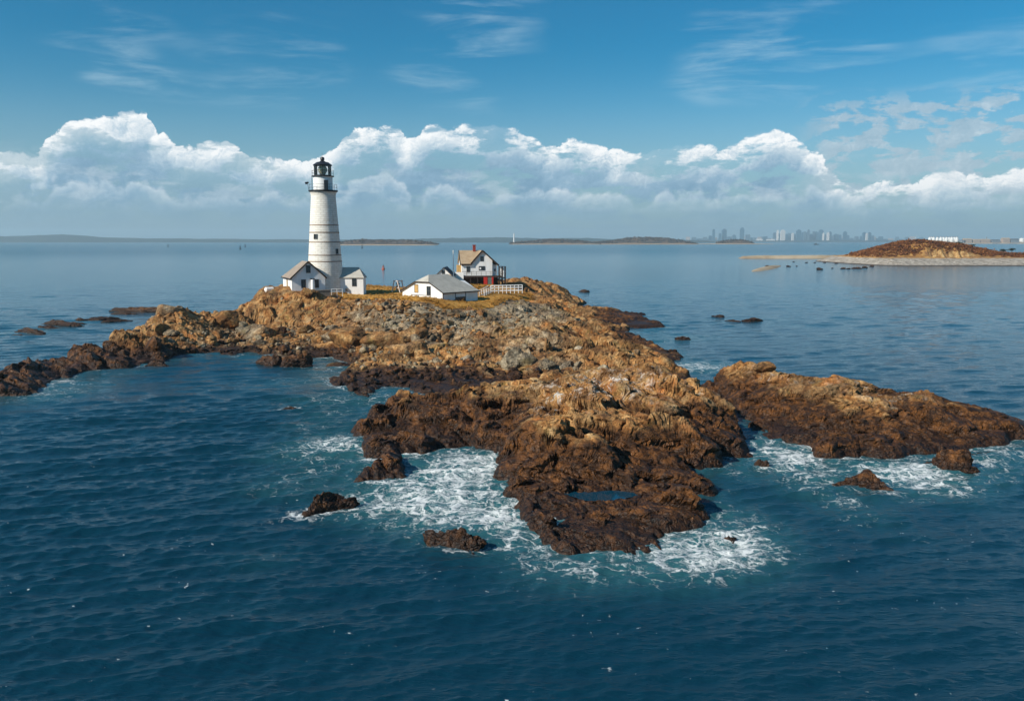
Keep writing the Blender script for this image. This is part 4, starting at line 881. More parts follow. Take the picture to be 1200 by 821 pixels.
# ------------------------------------------------------------------ small grey-roofed garage behind
q = PY(510.9, 331, 191); gw = empty('small_garage', (q.x, q.y, gz_at(q.x + 2, q.y + 2) - .2), R(-3)); tag(gw, 'small white gabled garage with dark slate roof peeking over the low house roof', 'garage')
gs = 5.2; GWW = 18.6 / gs; GE = PY(511, 321.8, 191).z - gw.location.z; GH = PY(519, 313, 191).z - gw.location.z
MB().extrude([(0, 0, -.6), (GWW, 0, -.6), (GWW, 0, GE), (GWW / 2, 0, GH - .1), (0, 0, GE)], (0, 6, 0)).build('wall', M['white'], gw)
rb = MB(); o_ = .3; s_ = (GH - GE) / (GWW / 2)
rb.slab([(GWW / 2, -o_, GH), (GWW / 2, 6.2, GH), (-o_, 6.2, GE - o_ * s_), (-o_, -o_, GE - o_ * s_)], .15).slab([(GWW + o_, -o_, GE - o_ * s_), (GWW + o_, 6.2, GE - o_ * s_), (GWW / 2, 6.2, GH), (GWW / 2, -o_, GH)], .15)
rb.build('roof', M['roof_slate'], gw)
window(gw, (GWW * .47, -.01, GE + .55), .55, .6, mull=False)
MB().slab([(.1, -1.7, GE - .55), (GWW - .1, -1.7, GE - .55), (GWW - .1, -.01, GE + .1), (.1, -.01, GE + .1)], .1).build('porch_roof', M['roof_tan'], gw)
for x in (.2, GWW - .3): MB().box(x, x + .12, -1.65, -1.53, -.4, GE - .68).build('porch_post', M['white'], gw)
q = PY(533.5, 324, 197); o = MB().box(-1.3, 1.9, -.15, .15, -1.5, 1.0).build('white_wall', M['white'], loc=(q.x, q.y, q.z)); tag(o, 'short white wall between the small garage and the big house', 'wall')
# flagpole
q = PY(531.4, 326, 187); gzz = gz_at(q.x, q.y); hp = PY(531.4, 294.5, 187).z - gzz
fp = empty('flagpole', (q.x, q.y, gzz)); tag(fp, 'bare white flagpole standing left of the big house', 'flagpole')
MB().tube((0, 0, -.3), (0, 0, hp), .14, .08, 10).build('pole', M['white'], fp, True)
MB().lathe([(.02, hp - .02), (.13, hp + .08), (.13, hp + .16), (.02, hp + .26)], 10).build('finial', M['white'], fp, True)
MB().box(-.3, .3, -.3, .3, -.4, .25).build('base', M['concrete'], fp)

# ------------------------------------------------------------------ keeper's house
KY = 205.0; q = PY(541, 323, KY); DZ = q.z; kh = empty('white_house', q, R(9)); tag(kh, 'two storey white house with tan roof and red chimney at the back of the island', 'house')
KW, KD = 7.4, 6.6; kE = 3.05; kP = 6.0; gx_ = 5.0
front = [(0, 0, 0), (KW, 0, 0), (KW, 0, 3.75), (gx_, 0, kP - .15), (2.45, 0, kE + .15), (2.45, 0, kE), (0, 0, kE)]
MB().extrude(front, (0, KD, 0)).extrude([(0.003, .003, kE), (.003, KD - .003, kE), (.003, KD / 2, kP - .15)], (2.6, 0, 0)).build('wall', M['white'], kh)
MB().box(-.05, KW + 1.4, .1, KD, -3.0, -.02).build('basement', M['timber'], kh)
o_ = .35; rb = MB()
ms = (kP - kE) / (KD / 2)
rb.slab([(-o_, -o_, kE - o_ * ms + .1), (2.5, -o_, kE - o_ * ms + .1), (gx_, KD / 2, kP), (-o_, KD / 2, kP)], .16)
rb.slab([(gx_, KD + o_, kE - o_ * ms + .1), (-o_, KD + o_, kE - o_ * ms + .1), (-o_, KD / 2, kP), (gx_, KD / 2, kP)], .16)
rb.slab([(gx_, -o_, kP + .02), (gx_, KD, kP + .02), (2.3, KD, 2.96), (2.3, -o_, 2.96)], .16)
rb.slab([(8.95, -o_, 2.45), (8.95, KD, 2.45), (gx_, KD, kP + .02), (gx_, -o_, kP + .02)], .16)
rf = rb.build('roof', M['roof_tan'], kh)
tb = MB().bar((gx_, -o_ - .03, kP), (2.2, -o_ - .03, 2.85), .10, .34).bar((gx_, -o_ - .035, kP), (9.0, -o_ - .035, 2.38), .10, .34).box(-o_, 2.4, -o_ - .10, -o_, kE - o_ * ms - .22, kE - o_ * ms + .06)
tb.bar((-o_ - .03, -o_, kE - o_ * ms), (-o_ - .03, KD / 2, kP - .1), .1, .3)
tb.build('bargeboard', M['dark'], rf)
ch = MB().box(3.1, 3.75, KD / 2 - .35, KD / 2 + .3, kP - .5, kP + 1.15).box(3.02, 3.83, KD / 2 - .42, KD / 2 + .37, kP + 1.15, kP + 1.32).build('chimney', M['brick'], kh)
window(kh, (1.6, -.01, 1.5), .68, 1.25); window(kh, (4.95, -.01, 4.0), .66, 1.0); window(kh, (4.9, -.01, 1.75), 1.35, .85)
MB().box(4.32, 4.68, -.12, -.06, 1.5, 1.95).build('window_unit', M['white'], kh)
MB().box(-.9, 0, 1.2, 3.4, .4, 2.5).build('bay', M['board'], kh)
MB().box(KW, KW + 1.2, .5, KD, 0, 2.6).build('side_porch', M['white'], kh)
window(kh, (KW + .7, .49, 1.3), .3, .5, mull=False)
dk = MB().box(-.2, KW + 2.0, -1.5, .08, -.25, -.02).box(-.2, KW + 2.0, -1.52, -1.42, -.42, -.02).build('deck', M['timber'], kh)
b = MB()
for i in range(9): x = -.1 + i * (KW + 1.9) / 8; b.bar((x, -1.42, -.1), (x, -1.42, 1.0), .08)
b.bar((-.1, -1.42, 1.0), (KW + 1.8, -1.42, 1.0), .09).bar((-.1, -1.42, .55), (KW + 1.8, -1.42, .55), .05)
b.build('deck_railing', M['greywood'], dk)
for i in range(6): x = .2 + i * (KW + 1.4) / 5; MB().bar((x, -1.3, -2.9), (x, -1.3, -.25), .16).build('deck_post', M['timber'], dk)
MB().box(5.1, 6.0, -1.62, -1.54, -2.0, -.30).build('door', M['red'], kh); MB().box(7.05, 7.45, -1.62, -1.54, -2.0, -.30).build('door', M['red'], kh)
MB().box(6.0, 7.05, -1.55, -1.49, -2.0, -.35).build('basement_door', M['greendoor'], kh)
MB().box(-.75, -.05, -1.0, -.4, .0, .75).build('white_box', M['white'], kh); MB().box(-.78, -.02, -1.03, -.37, -.5, 0).build('red_box', M['red'], kh)
# timber tower with stairs beside the house
q = PY(585.5, 331.5, 205.5); ts = empty('stair_tower', (q.x, q.y, q.z), R(9)); tag(ts, 'dark open timber stair tower at the right end of the big house', 'stairs')
b = MB(); TW, TH = 1.45, 3.9
for x in (0, TW / 2, TW):
    for y in (0, 1.4): b.bar((x, y, -1.4), (x, y, TH), .17)
b.build('post', M['timber'], ts)
for z in (.4, 1.2, TH - .05): MB().box(-.1, TW + .1, -.1, 1.5, z, z + .12).build('platform', M['timber'], ts)
for z in (.8, 2.0): MB().bar((0, -.02, z), (TW, -.02, z + .5), .08).build('brace', M['timber'], ts)
MB().box(.2, TW - .2, 1.32, 1.38, 1.4, TH - .3).build('weather_board', M['white'], ts)

# ------------------------------------------------------------------ white timber stand on the grass
q = PY(466.5, 341.0, 178); gzz = gz_at(q.x, q.y); st = empty('timber_frame', (q.x, q.y, gzz), R(-28)); tag(st, 'whitewashed A-shaped timber stand on the grass left of the low house', 'frame')
hh_ = 2.35
for y in (-.75, .75):
    MB().bar((-1.05, y, -.1), (-.42, y, hh_), .17).bar((1.05, y, -.1), (.42, y, hh_), .17).bar((-.75, y, 1.0), (.75, y, 1.0), .12).build('leg', M['pinkwood'], st)
MB().box(-.62, .62, -.95, .95, hh_ - .05, hh_ + .12).build('top', M['pinkwood'], st)
MB().bar((-.3, 0, 1.1), (.3, 0, 1.9), .3).bar((.3, 0, 1.1), (-.3, 0, 1.9), .28).build('hanging_gear', M['timber'], st)

# ------------------------------------------------------------------ white railed walkway to the right
w0, w1, w2 = PY(612, 342, 177), PY(575, 342, 176), PY(564.5, 347.5, 168)
wk = empty('railed_walkway', (w1.x, w1.y, gz_at(w1.x, w1.y))); tag(wk, 'long white railed walkway with steps going down at its left end', 'walkway')
def loc_(p_): return p_ - wk.location
a0 = Vector((w0.x, w0.y, gz_at(w0.x, w0.y))) - wk.location; a1 = Vector((0, 0, 0)); a2 = Vector((w2.x, w2.y, gz_at(w2.x, w2.y))) - wk.location
a0.z = max(a0.z, .1)
b = MB(); b.bar(a0 + Vector((0, 0, .32)), a1 + Vector((0, 0, .32)), 1.1, .14).build('deck', M['white'], wk)
for off in (-.55, .55):
    b = MB(); ofv = Vector((0, off, 0))
    for i in range(9):
        p_ = a1.lerp(a0, i / 8) + ofv; b.bar(p_ + Vector((0, 0, -.3)), p_ + Vector((0, 0, 1.4)), .11)
    for z in (.9, 1.38): b.bar(a1 + ofv + Vector((0, 0, z)), a0 + ofv + Vector((0, 0, z)), .10)
    b.build('railing', M['white'], wk)
    b = MB(); ofx = Vector((off * .9, 0, 0))
    for i in range(1, 5):
        p_ = a1.lerp(a2, i / 4) + ofx; b.bar(p_ + Vector((0, 0, -.4)), p_ + Vector((0, 0, 1.1)), .09)
    b.bar(a1 + ofx + Vector((0, 0, 1.35)), a2 + ofx + Vector((0, 0, 1.08)), .09); b.bar(a1 + ofx + Vector((0, 0, .8)), a2 + ofx + Vector((0, 0, .6)), .07)
    b.build('stair_railing', M['white'], wk)
for i in range(8):
    p_ = a1.lerp(a2, (i + .5) / 8); MB().box(p_.x - .5, p_.x + .5, p_.y - .3, p_.y + .3, p_.z + .05, p_.z + .2).build('step', M['greywood'], wk)
# ------------------------------------------------------------------ rocks
def ico(sub):
    bm = bmesh.new(); bmesh.ops.create_icosphere(bm, subdivisions=sub, radius=1.0); bm.verts.ensure_lookup_table()
    v = np.array([x.co[:] for x in bm.verts]); f = np.array([[l.index for l in x.verts] for x in bm.faces]); bm.free()
    return v / np.linalg.norm(v, axis=1, keepdims=True), f
ICO = {k: ico(k) for k in (1, 2, 3, 4, 5, 6)}
def rock_shape(seed, sub, planes=13, rough=0.06):
    v, f = ICO[sub]; r_ = np.random.RandomState(seed)
    n = r_.randn(planes, 3); n /= np.linalg.norm(n, axis=1, keepdims=True); d = r_.uniform(0.62, 1.0, planes)
    dt = v @ n.T; rad = np.min(np.where(dt > 0.08, d / np.maximum(dt, 0.08), 9), axis=1); rad = np.minimum(rad, 1.18)
    p_ = v * rad[:, None]
    if rough:
        a = fbm(p_[:, 0] * 2.2 + seed, p_[:, 1] * 2.2 + p_[:, 2] * 1.7, seed, 4, 0.6); c_ = fbm(p_[:, 2] * 3.1 + seed, p_[:, 0] * 3 - p_[:, 1] * 2, seed + 9, 3, 0.6)
        p_ = p_ * (1 + rough * (a * 1.5 + c_))[:, None]
    return p_, f
for (u, v, a, b_, h_, turn, lab, sd_) in SEAROCKS:
    q = PZ(u, v); p_, f = rock_shape(300 + sd_ * 7, 6 if q.y < 80 else 5, 18, 0.16)
    x, y, z = p_[:, 0], p_[:, 1], p_[:, 2]
    f1, e1 = facets(x * a * .8 + sd_ * 3, y * b_ * 1.2, max(.5, .32 * min(a, 3)), 500 + sd_); f2, e2 = facets(x * a, y * b_, 0.35, 600 + sd_)
    zz = z * (h_ + .55) - 0.55 + np.clip(z + .3, 0, 1) * (f1 * 0.42 * min(1, h_) + f2 * .4 * min(1, h_) - .2 * np.exp(-e1 / .12) * min(1, h_))
    ang = 0.22 * np.sin(x * 2.1 + sd_)
    zz = zz * (0.52 if q.y > 150 else 0.8); a = a * (1.25 if q.y > 150 else 1.0)
    X_, Y_ = x * a * 1.05, (y + ang) * b_ * 1.05
    o = np_mesh('sea_rock', np.stack([X_, Y_, zz], -1), tris=f, mat=ROCK, attrs=dict(tide=np.full(len(x), 5.0), grey=np.zeros(len(x)), guano=np.zeros(len(x))))
    o.location = (q.x, q.y, 0); o.rotation_euler.z = R(turn)
    tag(o, lab, 'rock')
    if sd_ <= 10 or sd_ in (28, 29, 30, 31, 32): o['group'] = 'reef rocks standing off the island'
OUTCROPS = [  # u, v, Y, half length, half width, height, turn, greyness, label
 (410, 402, 127, 3.2, 2.0, 2.4, -20, .1, 'big square brown block with a dark right face below the cliff'),
 (452, 402, 125, 3.6, 1.9, 2.0, -12, .1, 'long brown block right of the big square one in the middle of the slope'),
 (486, 400, 126, 2.6, 1.6, 1.6, 15, .25, 'tan block at the right end of the row of big blocks on the slope'),
 (398, 424, 116, 2.4, 1.8, 2.0, 10, .1, 'brown boulder at the head of the left bay, bigger than all around it'),
 (618, 424, 107, 2.2, 1.7, 2.3, -30, 1.0, 'smooth grey block with a dark side on the middle ridge'),
 (600, 427, 106.5, 1.5, 1.3, 1.9, 10, 1.0, 'smaller smooth grey block leaning left of the larger grey one'),
 (268, 395, 146, 2.3, 1.7, 1.7, 0, .0, 'orange boulder low on the left shore below the cliff'),
 (302, 400, 140, 2.6, 1.9, 1.9, 25, .55, 'pale tan boulder on the left shore right of the orange one'),
 (897, 431, 89.5, 1.1, .8, .8, 0, .0, 'orange block lying on the crest of the right ridge'),
 (195, 364, 142, 2.4, 1.7, 1.8, 0, .6, 'pale capstone on top of the knob of the left ridge')]
for (u, v, Y_c, a, b_, h_, turn, gr_, lab) in OUTCROPS:
    q = PY(u, v, Y_c); p_, f = rock_shape(900 + int(u), 4, 10, 0.07)
    o = np_mesh('boulder', p_ * np.array([a, b_, h_ * .8]), tris=f, mat=ROCK, attrs=dict(tide=np.full(len(p_), .1), grey=np.full(len(p_), gr_), guano=np.zeros(len(p_))))
    o.location = (q.x, Y_c, gz_at(q.x, Y_c) + h_ * .3); o.rotation_euler = (R(8), R(-6), R(turn)); tag(o, lab, 'boulder')
# loose boulders
r_ = np.random.RandomState(77)
N_ = 52000
bx_ = r_.uniform(-75, 22, N_); by_ = r_.uniform(84, 175, N_)
bz_, bl_, bfl, bd_ = land(bx_, by_)
den = samp(BOULD, bx_, by_); den = np.clip(den, 0.02, 1) * (bz_ > 0.15) * (bfl < 0.06)
ok = r_.rand(N_) < den * 0.24
bx_, by_, bz_, den = bx_[ok], by_[ok], bz_[ok], den[ok]
br_ = 0.24 * (1 - r_.rand(len(bx_))) ** -0.40; br_ = np.minimum(br_, np.where(bx_ / by_ * FPX + 600 < 470, 1.35, 0.95))
br_ *= np.where(bz_ > 2.6, 0.95, 1.1)
view = br_ / np.hypot(bx_, by_); dark_z = samp(G_tide_shade, bx_, by_) - 0.35 + r_.uniform(-.1, 1.0, len(bx_))
order = np.argsort(-view); big_i = order[:300]; rest = order[300:]
protos = []
for k in range(21):
    p_, f = rock_shape(40 + k % 14, 3, 12, 0.05); p_ = p_ * np.array([1.0, 0.82, 0.72])
    greyv = (0.15, 0.75, 1.0, 0.3, 0.55, 0.9, 0.0)[k % 7]
    o = np_mesh('boulder', p_, tris=f, mat=ROCK, attrs=dict(grey=np.full(len(p_), greyv), guano=np.zeros(len(p_)), tide=np.full(len(p_), 0.05 if k < 14 else 3.0)))
    protos.append(o)
used_p = set()
for n_, i in enumerate(big_i):
    k = int(r_.randint(14)) if bz_[i] > dark_z[i] else 14 + int(r_.randint(7)); src = protos[k]
    if k in used_p: o = src.copy(); col.objects.link(o)
    else: o = src; used_p.add(k)
    s_ = br_[i]; o.location = (bx_[i], by_[i], bz_[i] + s_ * .22); o.scale = (s_ * r_.uniform(.85, 1.25), s_ * r_.uniform(.8, 1.2), s_ * r_.uniform(.75, 1.15))
    o.rotation_euler = (r_.uniform(-.5, .5), r_.uniform(-.5, .5), r_.uniform(0, 6.28))
    u_ = bx_[i] / by_[i] * FPX + 600
    if u_ < 395: tag(o, 'loose angular boulder on the rubble shore of the left bay', 'boulder', 'boulders on the left shore')
    elif bz_[i] > 2.6: tag(o, 'loose angular boulder on the stony bank below the grass', 'boulder', 'boulders on the bank below the grass')
    else: tag(o, 'loose angular boulder on the low shore in the middle of the island', 'boulder', 'boulders on the low middle shore')
for k, o in enumerate(protos):
    if k not in used_p: bpy.data.objects.remove(o)
VV = []; FF = []; GG = []; TT = []; n0 = 0
for i in rest:
    k = int(r_.randint(14)); p_, f = rock_shape(40 + k, 2 if view[i] > .0028 else 1, 11, 0.0)
    a = r_.uniform(0, 6.28); c_, s2 = math.cos(a), math.sin(a); t_ = r_.uniform(-.4, .4)
    p_ = p_ * br_[i] * np.array([r_.uniform(.85, 1.25), r_.uniform(.7, 1.0), r_.uniform(.6, .95)])
    p_ = np.stack([p_[:, 0] * c_ - p_[:, 1] * s2, p_[:, 0] * s2 + p_[:, 1] * c_, p_[:, 2] + t_ * p_[:, 0]], -1) + np.array([bx_[i], by_[i], bz_[i] + br_[i] * .25])
    TT.append(np.full(len(p_), .05 if bz_[i] > dark_z[i] else 3.0)); VV.append(p_); FF.append(f + n0); GG.append(np.full(len(p_), r_.choice([0.0, 0.2, .45, .7, .9, 1.0]))); n0 += len(p_)
VV = np.concatenate(VV); FF = np.concatenate(FF); GG = np.concatenate(GG)
o = np_mesh('rubble', VV, tris=FF, mat=ROCK, attrs=dict(grey=GG, guano=np.zeros(n0), tide=np.concatenate(TT)))
tag(o, 'smaller grey and tan rubble stones covering the slopes between the boulders', 'rubble', kind='stuff')

# ------------------------------------------------------------------ tide pool on the headland
m_, N, b = new_mat('pool_water'); b.inputs['Base Color'].default_value = (0.004, 0.040, 0.070, 1); b.inputs['Roughness'].default_value = 0.04; b.inputs['IOR'].default_value = 1.333
bump(N, b, N.noise(N.new('ShaderNodeNewGeometry').outputs['Position'], 4.0, 2, 0.5), 0.01, 0.6)
for (q, a, b_) in POOLC:
    th = np.linspace(0, 6.28318, 61)[:-1]; rr = 1.02 * (1 + .18 * np.sin(3 * th + q.x) + .1 * np.sin(5 * th + 1))
    V_ = np.concatenate([[[q.x, q.y, POOL_Z]], np.stack([q.x + a * rr * np.cos(th), q.y + b_ * rr * np.sin(th), np.full(60, POOL_Z)], -1)])
    T_ = np.array([[0, 1 + i, 1 + (i + 1) % 60] for i in range(60)])
    o = np_mesh('tide_pool', V_, tris=T_, mat=m_); tag(o, 'still blue tide pool on the dark front shelf of the headland', 'tide pool', kind='structure')

# ------------------------------------------------------------------ land in the distance
def scrub_mat(name, c1, c2, c3, sc=0.12):
    m_, N, b = new_mat(name); P = N.new('ShaderNodeNewGeometry').outputs['Position']
    n = N.noise(P, sc, 5, 0.65)
    N.put(b.inputs['Base Color'], N.ramp(n, [(0.34, c1), (0.5, c2), (0.66, c3)])); b.inputs['Roughness'].default_value = 0.95; b.inputs['Specular IOR Level'].default_value = 0.1
    return m_
M['far_wood'] = scrub_mat('far_woodland', (0.035, 0.03, 0.022), (0.075, 0.05, 0.034), (0.13, 0.075, 0.04), 0.02)
M['far_hill'] = scrub_mat('far_hill_cover', (0.025, 0.05, 0.06), (0.04, 0.065, 0.07), (0.06, 0.08, 0.075), 0.006)
M['far_beach'] = scrub_mat('far_beach', (0.25, 0.19, 0.13), (0.36, 0.29, 0.20), (0.44, 0.37, 0.28), 0.03)
M['scrub'] = scrub_mat('red_brown_scrub', (0.085, 0.032, 0.016), (0.17, 0.065, 0.024), (0.26, 0.11, 0.035), 0.25)
M['pine'] = scrub_mat('dark_evergreen', (0.015, 0.022, 0.012), (0.028, 0.036, 0.018), (0.05, 0.055, 0.025), 0.5)
m_, N, b = new_mat('wooded_ground'); P = N.new('ShaderNodeNewGeometry').outputs['Position']; z = N.sep(P)[2]; n = N.noise(P, 0.03, 5, .65)
N.put(b.inputs['Base Color'], N.mix(N.ss(N.m('ADD', z, N.m('MULTIPLY', N.m('SUBTRACT', n, .5), 6)), 2.2, 4.0), (0.36, 0.28, 0.19), N.ramp(n, [(0.34, (0.03, 0.026, 0.02)), (0.5, (0.075, 0.048, 0.032)), (0.66, (0.17, 0.11, 0.06))])))
b.inputs['Roughness'].default_value = .95; M['wooded'] = m_
M['bark'] = scrub_mat('grey_bark', (0.05, 0.04, 0.03), (0.08, 0.065, 0.05), (0.11, 0.09, 0.07), 2)
def ridge_land(name, prof, Y, depth, m_, label, cat, rough=0.0, seed=1, beach=0.0, nx=260, ny=26, kind='structure'):
    """a hill range or island whose crest follows prof (u, v) at distance Y and which is depth metres wide"""
    us = np.linspace(prof[0][0], prof[-1][0], nx); zs = np.interp(us, [p_[0] for p_ in prof], [PY(p_[0], p_[1], Y).z for p_ in prof])
    ts = np.linspace(-1, 1, ny); V_ = []
    end = np.clip(np.minimum(np.arange(nx), np.arange(nx)[::-1]) / (nx * .05), 0, 1) ** .6
    for t in ts:
        yy = Y + t * depth / 2; xx = (us - 600) / FPX * Y * (1 + 0 * t)
        sh_p = np.clip(1 - t * t, 0, 1) ** 0.75
        nz = fbm(xx / (depth * .12) + seed, np.full(nx, yy) / (depth * .12), seed, 4, .6)
        z = np.where(abs(t) > .995, -1.5, (beach + (zs - beach) * sh_p * (1 + .10 * nz) + rough * nz * sh_p) * end - (1 - end) * 1.5)
        V_.append(np.stack([xx, np.full(nx, yy), z], -1))
    V_ = np.concatenate(V_); idx = np.arange(nx * ny).reshape(ny, nx); q = np.stack([idx[:-1, :-1], idx[:-1, 1:], idx[1:, 1:], idx[1:, :-1]], -1).reshape(-1, 4)
    o = np_mesh(name, V_, quads=q, mat=m_, smooth=True); tag(o, label, cat, kind=kind); return o, us, zs
def clumps(name, pts, sizes, m_, label, cat, seed, kind='stuff', flat=0.8):
    """ragged bushes or tree crowns: each a spray of small facing faces round a point"""
    r_ = np.random.RandomState(seed); V_ = []; T_ = []; n = 0
    for (x, y, z), s_ in zip(pts, sizes):
        m = 16; d = r_.randn(m, 3); d /= np.linalg.norm(d, axis=1, keepdims=True); d[:, 2] = np.abs(d[:, 2]) * 1.0 - .15
        c_ = np.array([x, y, z]) + d * np.array([s_, s_, s_ * flat]) * r_.uniform(.35, 1, (m, 1))
        for k in range(3): V_.append(c_ + r_.randn(m, 3) * s_ * .30)
        b_ = np.arange(m); T_.append(np.stack([n + b_, n + m + b_, n + 2 * m + b_], -1)); n += 3 * m
    o = np_mesh(name, np.concatenate(V_), tris=np.concatenate(T_), mat=m_); tag(o, label, cat, kind=kind); return o
ridge_land('far_hills', [(-120, 279), (-40, 278), (0, 277.6), (30, 276.6), (58, 276), (75, 274.6), (96, 276), (120, 278), (160, 279.3), (250, 280), (330, 280.4), (390, 280.6)], 9000, 1500, M['far_hill'], 'faint blue hills along the horizon on the left', 'hills', 4, 21)
ridge_land('mainland_shore', [(380, 281), (440, 280.6), (500, 280), (540, 279), (580, 278.2), (640, 279.6), (690, 279.2), (720, 280.6), (800, 281.2), (830, 281)], 8200, 1200, M['far_hill'], 'hazy blue mainland shore behind the dark islands in the middle distance', 'shore', 4, 22)
ridge_land('city_shore', [(790, 281.8), (860, 281.3), (950, 281.2), (1040, 281.3), (1130, 281.4), (1300, 281.2)], 12000, 2600, M['far_hill'], 'low hazy shore under the city skyline', 'shore', 2, 23)
def wooded(name, prof, Y, depth, label, wlabel, seed, dens, sz):
    o, us, zs = ridge_land(name, prof, Y, depth, M['wooded'], label, 'island', 0, seed, 1.0)
    r_ = np.random.RandomState(seed); pts = []; ss_ = []
    for _ in range(dens):
        t = r_.uniform(-.86, .86); u = r_.uniform(prof[0][0] + 2, prof[-1][0] - 2); zc_ = np.interp(u, us, zs)
        if zc_ < 3.2: continue
        h = 1.0 + (zc_ - 1.0) * (1 - t * t) ** .75
        s_ = sz * r_.uniform(.6, 1.3); pts.append(((u - 600) / FPX * Y, Y + t * depth / 2, h * .92 + .1 * s_)); ss_.append(s_)
    clumps('woodland', pts, ss_, M['far_wood'], wlabel, 'wood', seed + 1)
wooded('low_island', [(392, 285.5), (402, 283.5), (415, 282.2), (426, 280.6), (440, 281.8), (452, 281), (465, 281.8), (480, 281.4), (495, 282.8), (505, 284.5), (514, 286.3)], 3300, 260, 'long low tan island just right of the lighthouse top of the water', 'brown bare trees on the low tan island right of the lighthouse', 31, 500, 5)
wooded('wooded_island', [(596, 285.6), (604, 284.6), (625, 282.6), (640, 280.8), (652, 280.6), (664, 281.4), (680, 282.4), (693, 284.4), (702, 285.6)], 4000, 300, 'dark wooded island with pale beach, left one of two behind the big house', 'dark brown wood on the left one of the two wooded islands', 33, 700, 6)
wooded('wooded_island', [(690, 285.5), (700, 284.2), (715, 282.6), (728, 280.2), (742, 278.4), (762, 278.6), (780, 279.2), (792, 281.2), (800, 283.6), (812, 285.6)], 4100, 320, 'higher dark wooded island in the middle of the horizon', 'dark brown wood on the higher wooded island in mid horizon', 35, 900, 6.5)
wooded('islet', [(836, 285.2), (844, 283.2), (852, 281.4), (866, 281.0), (874, 282.8), (880, 285)], 4300, 120, 'small dark wooded islet in front of the left end of the skyline', 'dark trees on the small islet before the skyline', 37, 260, 6)
ridge_land('sand_spit', [(800, 285.9), (830, 285.2), (870, 285.0), (908, 285.9)], 4300, 60, M['far_beach'], 'thin pale sand spit on both sides of the small wooded islet', 'sand spit', 0, 38, 0.4)
# tufts of dry grass on the flat ground and along its ragged edge
r_ = np.random.RandomState(19); tx = r_.uniform(-36, 8, 26000); ty = r_.uniform(138, 232, 26000)
tz, tl, _f, _d = land(tx, ty); kp = (tl > 0.32) & (r_.rand(26000) < np.where(tl < .85, .6, .07)); 
clumps('grass_tufts', np.stack([tx, ty, tz + .02], -1)[kp], r_.uniform(.14, .34, int(kp.sum())), GRASS, 'tufts of long dry grass on the flat top of the island', 'grass', 20, flat=.9)
# bluff island
BY = 640.0
bp = [(1004, 300.5), (1012, 298.5), (1022, 295.2), (1032, 290.5), (1045, 285.6), (1056, 282.6), (1068, 282.2), (1085, 283.8), (1100, 285.6), (1120, 287.4), (1136, 289.6), (1152, 292.2), (1166, 295.4), (1180, 297.6), (1205, 298.6), (1260, 299.5)]
def bluff_h(x, y):
    u = x / BY * FPX + 600; top = np.interp(u, [p_[0] for p_ in bp], [PY(p_[0], p_[1], BY).z for p_ in bp])
    f = np.clip((u - 1058) / 14, 0, 1) * np.clip((1138 - u) / 18, 0, 1)                       # where the bank has slumped: a steep face
    front = BY - 24; w = 30 - 14 * f
    gul = fbm(x * 0.11, y * 0.02, 71, 4, .6) * 4.2 * f + fbm(x * 0.3, y * .05, 72, 3) * 1.3 * f
    s_ = np.clip((y - front + gul) / w, 0, 1); s_ = s_ * s_ * (3 - 2 * s_)
    back = np.clip((BY + 70 - y) / 70, 0, 1) ** .7
    hill = 4.4 + (top - 4.4) * s_ * back
    sd_ = (y - 575) / 30
    edge = np.clip((u - 985) / 30, 0, 1)
    beach = np.where(y < front, 4.4 * np.clip((y - 576 - 4 * fbm(x * .05, y * .05, 74, 3)) / 30, -.4, 1), 4.4)
    z = np.where(y < front, beach, hill) * edge - 1.2 * (1 - edge)
    return z + fbm(x * .25, y * .25, 73, 4, .6) * .35, f * np.clip(1.15 - s_ / .72, 0, 1) * np.clip(s_ * 6, 0, 1), top
bxs = np.linspace((975 - 600) / FPX * 560, (1275 - 600) / FPX * 640, 420); bys = np.linspace(562, 715, 190)
BX, BYY = np.meshgrid(bxs, bys); BZ, BF, _ = bluff_h(BX, BYY); BZ[BYY > 712] = -2
idx = np.arange(BX.size).reshape(BX.shape); q = np.stack([idx[:-1, :-1], idx[:-1, 1:], idx[1:, 1:], idx[1:, :-1]], -1).reshape(-1, 4)
m_, N, b = new_mat('bluff_ground'); P = N.new('ShaderNodeNewGeometry').outputs['Position']; x, y, z = N.sep(P)
n = N.noise(P, 0.25, 5, .65); n2 = N.noise(N.vm('MULTIPLY', P, (1, 1, .15)), .45, 4, .6)
stone = N.ramp(N.voro(P, .55, 'F1', 1, .5, out='Color'), [(0.1, (0.10, 0.085, 0.07)), (0.45, (0.30, 0.26, 0.21)), (0.9, (0.48, 0.44, 0.38))])
turf = N.ramp(n, [(0.36, (0.16, 0.07, 0.022)), (0.52, (0.30, 0.15, 0.035)), (0.66, (0.42, 0.24, 0.07))])
clay = N.ramp(n2, [(0.38, (0.14, 0.065, 0.025)), (0.5, (0.32, 0.18, 0.06)), (0.64, (0.46, 0.31, 0.14))])
g_ = N.mix(N.ss(N.m('ADD', z, N.m('MULTIPLY', N.m('SUBTRACT', n, .5), 1.5)), 4.2, 4.9), stone, turf)
g_ = N.mix(N.ss(N.m('ADD', N.attr('bare'), N.m('MULTIPLY', N.m('SUBTRACT', n, .5), 1.2)), 0.35, 0.7), g_, clay)
g_ = N.mix(N.ss(z, 0.9, 0.2), g_, (0.05, 0.035, 0.025))
N.put(b.inputs['Base Color'], g_); b.inputs['Roughness'].default_value = .95; bump(N, b, n, .6, .8)
o = np_mesh('bluff_island', np.stack([BX.ravel(), BYY.ravel(), BZ.ravel()], -1), quads=q, mat=m_, attrs=dict(bare=BF.ravel())); tag(o, 'russet island with a slumped tan clay bluff and stony beach, far right', 'island', kind='structure')
